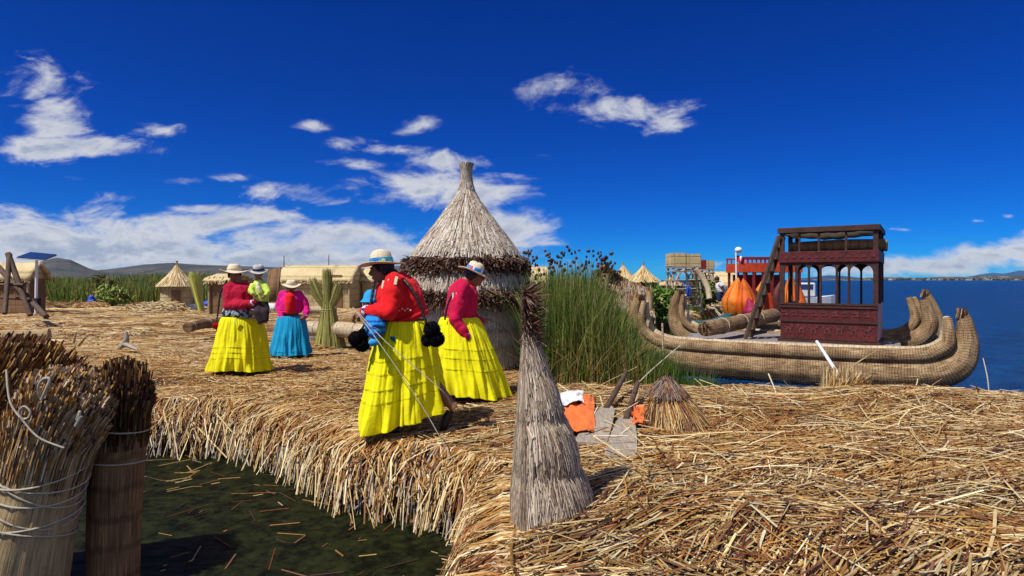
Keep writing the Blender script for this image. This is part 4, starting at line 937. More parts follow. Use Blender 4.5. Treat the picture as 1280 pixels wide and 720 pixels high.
t=thing('thatched_hut','large round hut with tiered grey thatched cone roof and two dark tufted bands','hut',hc)
roof1=[(.05,pz(232)),(.14,pz(246)),(.30,pz(262)),(.52,pz(285)),(.74,pz(306)),(.90,pz(325))]
roof2=[(.86,pz(322)),(.96,pz(345)),(1.02,pz(366))]
m=MB().lathe((0,0,0),[(r-.03,z) for r,z in roof1]+[(.88,pz(330))],40,col=(.20,.15,.11)); obj('roof',m,M['straw'],t)
rt=t.children[0]
m=MB(); thatch(m,roof1,(0,0,0),9000,GREY,lift=.045,w=(.011,.024)); obj('upper_thatch',m,M['straw'],rt)
m=MB().lathe((0,0,0),[(r-.02,z) for r,z in roof2],40,col=(.2,.15,.11)); thatch(m,roof2,(0,0,0),4500,GREY,lift=.04,L=(.2,.45),w=(.011,.024)); obj('lower_thatch',m,M['straw'],rt)
for r_,zy in((.93,328),(1.05,366)):
    m=MB(); tufts(m,r_,pz(zy),(0,0,0),3600,np.vstack([DARK,DARK,GREY[3:4]]),dz=.075); obj('dark_tufts',m,M['straw'],rt)
m=MB().tube([(0,0,pz(236)),(.015,0,pz(222)),(.0,0,pz(212)),(0.01,0,pz(204))],[.13,.085,.09,.12],12,col=(.3,.24,.17)); thatch(m,[(.11,pz(204)),(.085,pz(214)),(.08,pz(224)),(.16,pz(246))],(0,0,0),500,GREY,L=(.15,.3),lift=.012,w=(.008,.014)); obj('finial',m,M['straw'],rt)
wallp=[(.92,pz(366)),(.93,pz(400)),(.94,-.05)]
m=MB().lathe((0,0,0),wallp,48,col=(.42,.38,.33)); zz=np.linspace(.05,pz(366),5)
for a_,b_ in zip(zz[1:],zz[:-1]): thatch(m,[(.93,a_+.04),(.965,b_)],(0,0,0),2600,np.array([[.50,.46,.40],[.60,.56,.50],[.40,.35,.29],[.54,.48,.40]]),L=(.2,.36),lift=.012,w=(.010,.02),jit=.01)
obj('wall',m,M['straw'],t)
for z_ in zz[1:-1]:
    th=np.linspace(0,2*pi,60); obj('wall_tie',MB().tube(np.stack([.985*np.cos(th),.985*np.sin(th),np.full(60,z_+.03)],-1),.007,6,cap=False),M['ropedark'],t)
for px in(566,592): obj('roof_cord',MB().tube([P(583,236,Y-.1)-hc,P(px,300,Y-.75)-hc,P(px+ (px-579)*.6,362,Y-1.08)-hc],.006,6),M['bundle_dark'],rt)

# near grey thatch stack (foreground of the right view)
Y=3.7; k=Y/F; cx=(656-640)*k; c0=V3(cx,Y,0)
def sz(py): return CH+(HZ-py)*k
t=thing('thatch_stack','grey layered thatch stack with a bristling dark top, close in the foreground','thatch stack',c0)
def asym(v):
    v=v.copy(); s=np.clip(v[:,0],None,0); v[:,0]=np.where(v[:,0]<0,v[:,0]*.22,v[:,0]); return v
tiers=[[(.03,sz(412)),(.08,sz(435)),(.12,sz(460)),(.135,sz(480))],[(.08,sz(448)),(.155,sz(475)),(.205,sz(505)),(.225,sz(530))],[(.15,sz(500)),(.25,sz(530)),(.30,sz(560)),(.315,sz(588))],[(.24,sz(560)),(.34,sz(590)),(.39,sz(620)),(.40,sz(650))]]
m=MB().lathe((0,0,0),[(.02,sz(400)),(.06,sz(440)),(.12,sz(480)),(.20,sz(530)),(.29,sz(580)),(.38,0)],30,col=(.14,.10,.08)); m.xf(asym); base=obj('core',m,M['straw'],t)
for i,tr in enumerate(tiers):
    m=MB(); thatch(m,tr,(0,0,0),(1500,2000,2500,2600)[i],GREY*[1,.94,.86],L=(.20,.40),lift=.026,w=(.003,.009),jit=.14); m.xf(asym); obj('thatch_layer',m,M['straw'],t)
n=900; m=MB(); zc=R.uniform(sz(436),sz(364),n); a=R.uniform(0,2*pi,n); b=np.stack([0*a,0*a,zc],-1); l=R.uniform(.07,.17,n); e=b+np.stack([np.cos(a)*l,np.sin(a)*l,R.uniform(-.10,.08,n)],-1)
m.ribbons(np.stack([b,(b+e)/2,e],1),R.uniform(.006,.012,n),R.normal(0,1,(n,3)),pick(np.vstack([DARK,DARK,[[.25,.10,.07]],GREY[2:4]]),n),taper=[1,.8,.3]); m.xf(asym); obj('dark_top',m,M['straw'],t)

# ------------------------------------------------------------------ foreground prow bundles (left)
def prow_bundle(label,pts,rl,mats,ntip,pal,ties,tip=.10,seed=0,ell=None):
    path=smoothpath(pts,34); base=path[0]
    t=thing('reed_prow',label,'reed prow',base,0,'reed prow bundles in the foreground')
    ra=rads(34,rl)
    obj('bundle',MB().tube(path,ra,40,ridge=.05,seed=seed,ell=ell),M[mats],t,world=True)
    d=unit(path[-1]-path[-3]); sx=unit(np.cross(d,V3(0,1,0))); sy=np.cross(d,sx); rg=np.random.default_rng(seed+1)
    # outer stalks with ragged ends running past the top
    n=ntip; a=rg.uniform(0,2*pi,n); i1=rg.integers(26,34,n); K=5; n=n; P_=np.zeros((n,K,3))
    for kk in range(K):
        ii=np.clip(i1-int((K-1-kk)*2.0),0,33); c=path[ii]; r=ra[ii]*(1.0+.03*rg.random(n))
        P_[:,kk]=c+np.outer(np.cos(a),sx)*r[:,None]+np.outer(np.sin(a),sy)*r[:,None]
    P_[:,-1]+=(np.outer(np.cos(a),sx)+np.outer(np.sin(a),sy))*rg.uniform(0,.03,n)[:,None]+d*rg.uniform(0,.04,n)[:,None]
    m=MB(); m.ribbons(P_,rg.uniform(.007,.014,n),rg.normal(0,1,(n,3)),pick(pal,n,.25,rg)); obj('loose_stalks',m,M['straw'],t,world=True)
    n=ntip; a=rg.uniform(0,2*pi,n); q=np.sqrt(rg.uniform(0,1,n)); r=ra[-1]*q; b=path[-1]+np.outer(np.cos(a)*r,sx)+np.outer(np.sin(a)*r,sy)-d*.06
    dome=(1-q**2)*.08; e=b+d*(.06+dome+rg.uniform(0,tip,n))[:,None]+rg.normal(0,.012,(n,3))
    m=MB(); m.ribbons(np.stack([b,(b+e)/2,e],1),rg.uniform(.008,.016,n),rg.normal(0,1,(n,3)),pick(pal,n,.25,rg)); obj('cut_top',m,M['straw'],t,world=True)
    for tt in ties:
        i=int(tt[0]*33); c=path[i]; dd=unit(path[min(i+1,33)]-path[max(i-1,0)]); ux=unit(np.cross(dd,V3(0,1,0))); uy=np.cross(dd,ux); th=np.linspace(0,2*pi,32)
        ex,ey=(1,1) if ell is None else ell
        pth=c+np.outer(np.cos(th)*ex,ux)*(ra[i]*1.035)+np.outer(np.sin(th)*ey,uy)*(ra[i]*1.04)+np.outer(np.sin(th+tt[2])*tt[1],dd)
        obj('cord',MB().tube(pth,.0045,6,cap=False),M['rope'],t,world=True)
    return t
BP=np.vstack([GOLD[:6]*.75,GREY,DARK]); 
prow_bundle('broad brown reed prow bundle at the very left, highest of the foreground bundles',[P(-60,720,4.0),P(-30,620,3.95),P(0,540,3.9),P(38,475,3.85)],[.24,.25,.28,.34],'bundle_dark',1500,np.vstack([GOLD[:6]*.9,GREY[3:4],DARK[:2]]),[(.45,.05,0)],seed=2,tip=.14)
prow_bundle('middle foreground reed prow bundle wrapped in white cord, leaning right',[P(12,780,3.0),P(30,680,3.0),P(48,610,3.0),P(66,545,3.0),P(90,492,3.02)],[.23,.21,.19,.20,.175],'bundle_tan',1700,np.vstack([GREY*[1.05,.88,.66],GOLD[:3],DARK[:1]]),[(.36,.05,0),(.42,-.05,1),(.47,.07,2),(.52,-.03,0),(.57,.08,1.5),(.62,-.07,.7),(.60,.02,2.4)],seed=5,tip=.05)
prow_bundle('upright dark reed prow bundle, rightmost of the foreground three',[P(142,750,3.25),P(144,650,3.25),P(148,570,3.25),P(152,510,3.25),P(153,484,3.25)],[.12,.125,.13,.135,.125],'bundle_dark',800,np.vstack([GOLD[:6]*.6,DARK,DARK]),[(.5,.01,0),(.66,.012,1)],seed=8,tip=.09)
one('cord',MB().tube(smoothpath([P(8,462,2.85),P(12,500,2.8),P(24,520,2.78),P(34,523,2.76),P(38,515,2.76),P(30,508,2.76),P(24,516,2.76),P(32,530,2.76),P(50,548,2.76),P(80,560,2.78)],50),.0045,8),M['rope'],'loose looped white cord hanging on the left foreground bundle','cord')
one('cord',MB().tube(smoothpath([P(52,500,2.83),P(48,485,2.8),P(54,474,2.79),P(62,474,2.79),P(58,486,2.79),P(52,500,2.80)],30),.007,8),M['rope'],'short knotted loop of pale cord near the top of the middle foreground bundle','cord')
one('cord',MB().tube(smoothpath([P(96,525,2.8),P(100,514,2.79),P(97,528,2.79),P(94,533,2.79),P(102,520,2.79)],24),.006,8),M['rope'],'small white knot on the right flank of the middle foreground bundle','cord')

# ------------------------------------------------------------------ logs, sticks, clutter
def log(label,a,b,r,mat,ties=4,end=True):
    a=np.asarray(a);b=np.asarray(b); t=thing('reed_log',label,'log',(a+b)/2-V3(0,0,r),0,'reed logs lying on the ground')
    pth=smoothpath([a,a*.66+b*.34+V3(0,0,.02),a*.3+b*.7+V3(0,0,-.01),b],16); obj('bundle',MB().tube(pth,r,22,ridge=.04,seed=int(r*1000)),M[mat],t,world=True)
    for i in range(ties):
        k=2+int(i*12/max(1,ties)); c=pth[k]; d=unit(b-a); th=np.linspace(0,2*pi,20); ux=unit(np.cross(d,V3(0,0,1))); uy=np.cross(ux,d)
        obj('lashing',MB().tube(c+np.outer(np.cos(th),ux)*r*1.03+np.outer(np.sin(th),uy)*r*1.03,.008,6,cap=False),M['ropedark'],t,world=True)
    return t
log('thick pale reed log lying behind the turquoise-skirted woman',P(386,411,12.6),P(497,417,11.6),.155,'bundle_pale')
log('short dark reed log with its cut end showing, left of the woman with the baby',P(234,410,13.6),P(278,401,15.0),.11,'bundle_dark',2)
log('low reed log half sunk in straw at the left edge, behind the foreground bundles',P(-20,423,12.4),P(62,418,12.8),.13,'bundle_tan',3)
log('thin reed log on the ground below the long cream house',P(385,388,22),P(420,388,22),.13,'bundle_pale',2)
log('reed log raised beside the lookout tower foot',P(812,386,24),P(846,376,25),.16,'bundle_pale',2)
m=MB()
m.tube(smoothpath([P(150,434,11.6),P(157,428,11.5),P(158,419,11.5),P(157,414,11.5)],10),rads(10,[.05,.06,.04,.02]),8); m.tube(smoothpath([P(156,430,11.5),P(165,434,11.3),P(172,437,11.2)],8),rads(8,[.05,.035,.015]),8); m.tube([P(157,427,11.5),P(148,436,11.4)],[.03,.015],8)
one('driftwood',m,M['wood_grey'],'small grey forked piece of driftwood lying alone on the straw','driftwood')
m=MB()
for a_,b_,r_ in(((92,428),(95,415),.025),((98,432),(107,421),.03),((88,426),(84,418),.02)): m.tube([P(*a_,11),P(*b_,11)],[r_,r_*.7],8)
one('stubs',m,M['bundle_tan'],'small cluster of broken reed stubs sticking up behind the left foreground bundle','reed stubs')
# ladder frame at left
t=thing('wooden_tripod','dark lashed pole tripod leaning at the left edge before the brown-walled house','tripod',G(35,396))
for a_,b_,r_ in(((-6,330,19.5),(58,396,17.6),.085),((10,317,18.5),(38,394,17.8),.08),((12,318,18.5),(6,392,17.4),.07),((0,356,18.2),(30,356,18.0),.05),((2,372,18.2),(38,374,18.0),.05)):
    obj('pole',MB().tube([P(*a_),P(*b_)],[r_,r_*.9],10),M['wood'],t,world=True)
t=thing('solar_lamp','white pole lamp topped by a tilted blue solar panel','lamp',P(45,350,24.2)*V3(1,1,0))
Y=24.2; obj('pole',MB().tube([P(45,350,Y)*V3(1,1,0),P(46,322,Y)],[.06,.05],10),M['white'],t,world=True)
c=P(46,320,Y); Mt=np.array(Matrix.Rotation(.09,3,'Y')@Matrix.Rotation(.33,3,'X')); c=P(46,320,Y)
obj('solar_panel',MB().box(c,(1.05,.7,.04),M=Mt),M['panel'],t,world=True,smooth=False); obj('panel_frame',MB().box(c-V3(0,0,.035),(1.09,.74,.025),M=Mt),M['metal'],t,world=True,smooth=False)
obj('battery_box',MB().box(P(45,379,Y-.12),(.28,.2,.4)),M['darkcl'],t,world=True,smooth=False,bevel=.02)
# blue sack and straw heap
m=remesh(MB().ell((0,0,.28),(.22,.2,.24)).ell((.02,0,.5),(.13,.12,.14)),.03,3,.03,6); o=obj('sack',m,M['blue']); o.location=P(114,385,30).tolist(); o['label']='blue sack standing on a straw heap in front of the far green reeds'; o['category']='sack'
def heap(label,px,py,Y,rx,ry,h,pal,n,name='straw_heap',cat='straw heap'):
    c=P(px,py,Y); c[2]=-.02; m=MB(); m.ell(c,(rx*.9,ry*.9,h*.85),20,10,col=pal[0]*.5); a=R.uniform(0,2*pi,n); q=np.sqrt(R.uniform(0,1,n)); x=np.cos(a)*q*rx; y=np.sin(a)*q*ry; z=h*np.sqrt(np.clip(1-q*q,0,1)); an=R.normal(0,.7,n); L=R.uniform(.1,.3,n)*rx
    d=np.stack([np.cos(an),np.sin(an)*.5,R.normal(0,.25,n)],-1)*L[:,None]; b=c+np.stack([x,y,z],-1); m.ribbons(np.stack([b-d,b+V3(0,0,.02),b+d],1),np.full(n,.03 if Y>15 else .012),np.tile([0,.3,1.],(n,1)),pick(pal,n)); return one(name,m,M['straw'],label,cat,'straw heaps')
heap('dark straw heap under the blue sack',114,389,29.5,.75,.5,.32,GOLD,220); heap('long low brown heap along the foot of the far reeds at left',75,387,30,1.7,.5,.25,GOLD*.6,260)
heap('stack of pale reed mats left of the small conical hut',200,385,27,1.2,.6,.42,PALE,260); heap('dark heap of reeds just left of the pale mats',175,386,28,.6,.5,.35,GOLD*.7,160)
heap('heap of cut reeds beneath the tied reed sheaf',392,430,12.0,.42,.3,.12,GOLD,220); heap('golden reed heap in front of the lookout tower',835,392,22.5,1.1,.7,.32,PALE,260); heap('dim reed heap beyond the pale log, right of the sheaf',432,404,14,.5,.4,.10,GOLD,160)
m=MB().box((0,0,.17),(.55,.4,.34)); o=obj('crate',m,M['red'],smooth=False,bevel=.02); o.location=G(226,388).tolist(); o['label']='red plastic crate on the straw at the foot of the small conical hut'; o['category']='crate'
o=obj('crate',MB().box((0,0,.15),(.6,.4,.30)),M['white'],smooth=False,bevel=.02); o.location=G(238,388).tolist(); o['label']='white plastic crate between the red crate and the yellow reed fan'; o['category']='crate'
Y=27; m=MB(); stook(m,V3(P(252,0,Y)[0],Y,0),1.45,.24,.12,150,np.array([[.62,.60,.08],[.5,.55,.12],[.7,.6,.25],[.3,.4,.1]]),lean=(-.35,0),w=(.02,.035),top_extra=.35); one('reed_fan',m,M['straw'],'leaning yellow-green fan of reeds right of the small conical hut','reed fan')
m=remesh(MB().ell((0,0,.12),(.24,.18,.13)).ell((.1,0,.2),(.10,.1,.1)),.02,3,.03,7); o=obj('bag',m,M['whitecl']); o.location=G(394,426).tolist(); o['label']='crumpled white bag on the ground behind the turquoise skirt'; o['category']='bag'
m=remesh(MB().ell((0,0,.15),(.5,.3,.2)).ell((.3,0,.2),(.25,.25,.2)),.04,3,.05,5); o=obj('tarpaulin',m,M['blue']); o.location=G(263,384).tolist(); o['label']='blue bundled tarpaulin beside the dark house behind the woman with the baby'; o['category']='tarpaulin'
m=remesh(MB().ell((0,0,.15),(.35,.3,.2)).ell((-.25,0,.1),(.25,.25,.13)),.04,3,.05,5); o=obj('bag',m,M['whitecl']); o.location=G(340,389).tolist(); o['label']='pale bag lying between the baby and the turquoise-skirted woman, further back'; o['category']='bag'
for i,(px,yt) in enumerate(((355,320),(411,319))):
    one('mast',MB().tube([V3(P(px,0,30+i)[0],30+i,0),P(px,yt,30+i)],[.035,.02],6),M['wood'],('thin mast above the left end of the long cream house','thin mast above the middle of the long cream house')[i],'mast')
m=MB()
for i in range(900):
    pass
# dark bush in the far reeds
def bush(label,px,py,Y,r,h,pal,n):
    c=P(px,py,Y); c[2]=0; t=thing('bush',label,'bush',c); 
    m=MB()
    for i in range(5): a=random.uniform(0,6.28); m.tube([(0,0,0),(math.cos(a)*r*.3,math.sin(a)*r*.3,h*.45),(math.cos(a)*r*.6,math.sin(a)*r*.6,h*.8)],[.05,.03,.015],6,col=(.12,.08,.05))
    obj('stem',m,M['straw'],t); a=R.normal(0,1,(n,3)); a/=np.linalg.norm(a,axis=1)[:,None]; q=R.uniform(.3,1,n)**.5; lump=1+.25*np.sin(a[:,0]*5+a[:,2]*4)
    b=a*q[:,None]*lump[:,None]*V3(r,r,h*.45)+V3(0,0,h*.55); d=R.normal(0,.07,(n,3)); m=MB(); m.ribbons(np.stack([b-d,b,b+d],1),R.uniform(.04,.09,n),R.normal(0,1,(n,3)),pick(pal,n,.3)); obj('foliage',m,M['foliage'],t)
bush('dark olive bush standing above the far green reeds behind the blue sack',130,384,34,.6,1.6,OLIVE*.5,700)
bush('pale dry bush in front of the far green reeds, right of the blue sack',140,386,31.5,.8,1.1,np.vstack([GREEN*1.6,OLIVE]),1000)
bush('green bush between the two lookout towers',878,384,29,.8,1.5,GREEN,900)
bush('low green bush spilling down behind the lean-to shelter',822,384,20,.9,1.25,GREEN,900)

# paddles, orange cloth
def paddle(label,px0,py0,px1,py1,hx,hy,wpx,zl,mat,rzl):
    a=G(px0,py0)+V3(0,0,.05); b=G(px1,py1)*V3(1,1,0)+V3(0,0,zl); e=G(hx,hy)*V3(1,1,0)+V3(0,0,zl+.16); d=unit(b-a); sx=unit(np.cross(d,V3(0,0,1))); un=np.cross(sx,d)
    w0=wpx/F*a[1]/2; t=thing('paddle',label,'paddle',a,0,'wooden paddles lying in the straw')
    m=MB(); v=[]; prof=[(0,1,),(.05,1.03),(.5,.9),(.85,.72),(.97,.5),(1.06,.18)]
    for s,ww in prof:
        c=a+(b-a)*s
        for sx_,uz in((-1,-.014),(1,-.014),(1,.014),(-1,.014)): v.append(c+sx*sx_*w0*ww+un*uz)
    q=[]
    for i in range(len(prof)-1):
        for j in range(4): q.append([i*4+j,i*4+(j+1)%4,(i+1)*4+(j+1)%4,(i+1)*4+j])
    q+=[[3,2,1,0],[len(v)-4,len(v)-3,len(v)-2,len(v)-1]]; m.add(v,q); obj('blade',m,M[mat],t,world=True,smooth=False,bevel=.004)
    obj('handle',MB().tube([a+(b-a)*.93+un*.01,b+(e-b)*.5,e],[.032,.030,.026],10),M['wood'],t,world=True)
paddle('wooden paddle with broad brown-grey blade nearest the camera',776,580,783,536,797,508,40,.10,'wood_grey',0)
paddle('paler paddle lying partly under the nearer one, on orange cloth',738,562,759,524,783,494,40,.12,'wood_grey',0)
def crumple(label,px0,py0,px1,py1,mat,seed,name='cloth',cat='cloth',z=.10,amp=.035):
    c0_=G(px0,py0); c1_=G(px1,py1); n=26; m=MB(); v=[]
    for j in range(n):
        for i in range(n):
            u=i/(n-1); w_=j/(n-1); px=px0+(px1-px0)*u; py=py1+(py0-py1)*w_; g=G(px,py); q=mnoise.fractal(Vector((u*3.5+seed,w_*3.5,seed)),.8,2,4)
            q2=mnoise.noise(Vector((u*2+seed*2,w_*2,1)))*.12; v.append((g[0]+q2,g[1]+q2,float(H(g[0],g[1]))+z+amp*q))
    idx=np.arange(n*n).reshape(n,n); m.add(v,np.stack([idx[:-1,:-1],idx[:-1,1:],idx[1:,1:],idx[1:,:-1]],-1).reshape(-1,4)); return one(name,m,M[mat],label,cat,sol=.006)
M['orangecl']=cloth('orange_cloth',(.80,.17,.04),.12)
crumple('crumpled orange cloth under the paler paddle',704,553,742,509,'orangecl',3); crumple('small orange cloth scrap right of the nearer paddle',788,545,803,520,'orangecl',8,amp=.09); crumple('folded blue-white cloth on top of the orange cloth, by the thatch stack',698,522,730,506,'whitecl',5,z=.13)
crumple('pale grey stone-like plastic sheet at the water\'s edge under the near woman',440,598,452,580,'whitecl',9,z=.02,name='plastic_scrap',cat='scrap') if False else None
#PEOPLE#

# ------------------------------------------------------------------ people
def rotx(a): c,s=math.cos(a),math.sin(a); return np.array([[1,0,0],[0,c,-s],[0,s,c]])
def rotz(a): c,s=math.cos(a),math.sin(a); return np.array([[c,-s,0],[s,c,0],[0,0,1]])
def hand(mb,w,d,nrm,s=1.0,curl=.6,side=1):
    w=np.asarray(w,float); d=unit(d); nrm=unit(np.asarray(nrm,float)-np.dot(nrm,d)*d); sd=np.cross(d,nrm)*side
    for k in(-1,0,1): mb.tube([w-d*.02*s+sd*k*.008*s,w+d*.03*s+sd*k*.022*s,w+d*.082*s+sd*k*.026*s],[.019*s,.017*s,.013*s],8)
    for i,(o,l) in enumerate(((-.030,.058),(-.010,.070),(.011,.066),(.030,.054))):
        p=[w+d*.07*s+sd*o*s]; a=0
        for seg in(.42,.32,.26):
            a+=curl*(.5+seg); p.append(p[-1]+(d*math.cos(a)+nrm*math.sin(a))*l*seg*1.15*s)
        mb.tube(p,[.0105*s,.0100*s,.0092*s,.0075*s],8)
    b=w+d*.02*s-sd*.026*s; q=unit(-sd*.8+d*.7+nrm*.35); q2=unit(-sd*.1+d*.8+nrm*.6)
    mb.tube([b,b+q*.03*s,b+q*.03*s+q2*.03*s,b+q*.03*s+q2*.052*s],[.014*s,.0125*s,.011*s,.008*s],8)
def limb(mb,pts,rr,n=16):
    for i in range(len(pts)-1):
        a,b=np.asarray(pts[i]),np.asarray(pts[i+1]); mb.tube([a,a*.67+b*.33,a*.33+b*.67,b],np.linspace(rr[i],rr[i+1],4),n); mb.ell(b,(rr[i+1]*1.0,)*3,16,10)
    mb.ell(pts[0],(rr[0],)*3,16,10)
def headgeo(mb,c,Rm,s=1.0,neck=None):
    f=lambda p: np.asarray(c)+Rm@(np.asarray(p,float)*s)
    E=lambda p,r: mb.ell(f(p),np.asarray(r)*s,18,12,M=Rm)
    E((0,.012,.02),(.076,.092,.098)); E((0,-.02,-.045),(.060,.066,.070)); E((0,-.060,-.088),(.024,.022,.020))
    mb.tube([f((0,-.082,.022)),f((0,-.096,-.002)),f((0,-.110,-.026))],[.009*s,.011*s,.015*s],10); E((0,-.094,-.030),(.020,.014,.010))
    E((0,-.083,-.055),(.025,.011,.0075)); E((0,-.080,-.066),(.021,.011,.008))
    for k in(-1,1): E((k*.040,-.062,-.020),(.026,.022,.024)); E((k*.032,-.080,.026),(.024,.012,.008)); E((k*.078,.012,-.012),(.010,.018,.031))
def skirt(z0,z1fn,c0,c1,r0,r1,seed,tucks,cols=320,rows=120,fold=.034,n1=11,ease=.55,sway=0):
    rg=np.random.default_rng(seed); ph=rg.uniform(0,2*pi,6); mb=MB(); v=[];uv=[]
    for j in range(rows+1):
        t=j/rows; e=t**ease
        lip=0
        for tk in tucks:
            if t<=tk and t>tk-.10: lip=.0075*(1-(tk-t)/.10)**1.5
        for i in range(cols+1):
            a=2*pi*i/cols
            q1=mnoise.noise(Vector((math.cos(a)*2.6+seed,math.sin(a)*2.6,t*.9))); q2=mnoise.noise(Vector((math.cos(a)*5.5,math.sin(a)*5.5+seed,t*1.6))); q3=mnoise.noise(Vector((math.cos(a)*12,math.sin(a)*12+seed,t*3)))
            p=.6*(1-abs(math.sin(n1*.5*a+ph[0]+2.2*q1+.4*q2*t))**.75)+1.1*q1*t+1.3*q2*(.3+t)+.7*q3*(1-.4*t)+.3*math.sin(3*a+ph[4])
            fi=.25*math.sin(57*a+ph[5])*max(0,1-t*3)
            amp=fold*(.25+1.0*t)
            rx=r0[0]+(r1[0]-r0[0])*e; ry=r0[1]+(r1[1]-r0[1])*e; dr=amp*(p-.4)+lip*(.6+.4*math.sin(7*a+ph[1]))+fi*.012
            z=z0+(z1fn(a)-z0)*t+ (.006*math.sin(5*a+ph[3])*t)
            cx=c0[0]+(c1[0]-c0[0])*t; cy=c0[1]+(c1[1]-c0[1])*t
            v.append((cx+(rx+dr)*math.cos(a),cy+(ry+dr)*math.sin(a),z)); uv.append((a,t))
    idx=np.arange((rows+1)*(cols+1)).reshape(rows+1,cols+1)
    mb.add(v,np.stack([idx[:-1,:-1],idx[:-1,1:],idx[1:,1:],idx[1:,:-1]],-1).reshape(-1,4),uv=uv); return mb
def hat(t,c,Rm,s,mat,band,brim=.19,flop=.02,tiltx=0,crown=.10,rk=1.0,seed=0):
    Rh=Rm@rotx(tiltx); c=np.asarray(c)+Rm@V3(0,.008,.050)*s
    prof=[(.001,crown*1.02),(.03,crown*1.03),(.062,crown*.98),(.084,crown*.80),(.092,crown*.45),(.097,.012),(.102,.0),(.125,-.003),(.155,-.004),(brim-.012,.001),(brim,.008)]
    prof=[((r if i<5 else max(r,.0))*rk*s,z*s) for i,(r,z) in enumerate(prof)]
    def fn(r,z,a,k):
        if k<7: return r*(1+.03*math.sin(2*a)),z*(1-.04*math.cos(a*2+seed))
        f=(r-prof[6][0])/(prof[-1][0]-prof[6][0]); return r*(1+.02*math.sin(3*a+seed)*f),z+flop*s*f*(math.cos(2*a)*.8+.25*math.sin(3*a+seed)-.5)
    m=MB().lathe(c,prof,56,fn=fn,M=Rh); h=obj('hat',m,mat,t,sol=.004)
    bp_=[(.0985*rk*s,.014*s),(.0975*rk*s,.030*s),(.0955*rk*s,.046*s),(.094*rk*s,.050*s)]
    obj('hat_band',MB().lathe(c,bp_,48,fn=lambda r,z,a,k:(r*(1+.03*math.sin(2*a))+.002+.001*math.sin(17*a),z),M=Rh),band,h,sol=.003); return h
def pompom(mb,c,r,n=420,rg=R):
    mb.ell(c,(r*.93,)*3,16,12); a=rg.normal(0,1,(n,3)); a/=np.linalg.norm(a,axis=1)[:,None]; c=np.asarray(c); b=c+a*r*.8; e=c+a*r*rg.uniform(1.0,1.07,(n,1)); 
    mb.ribbons(np.stack([b,(b+e)/2,e],1),np.full(n,.008),rg.normal(0,1,(n,3)),np.full((n,3),.02)); return mb
def braid(path,r,n=60):
    p=smoothpath(path,n); rr=r*(1+.28*np.abs(np.sin(np.arange(n)*.75)))*np.linspace(1.1,.75,n); return MB().tube(p,rr,10)
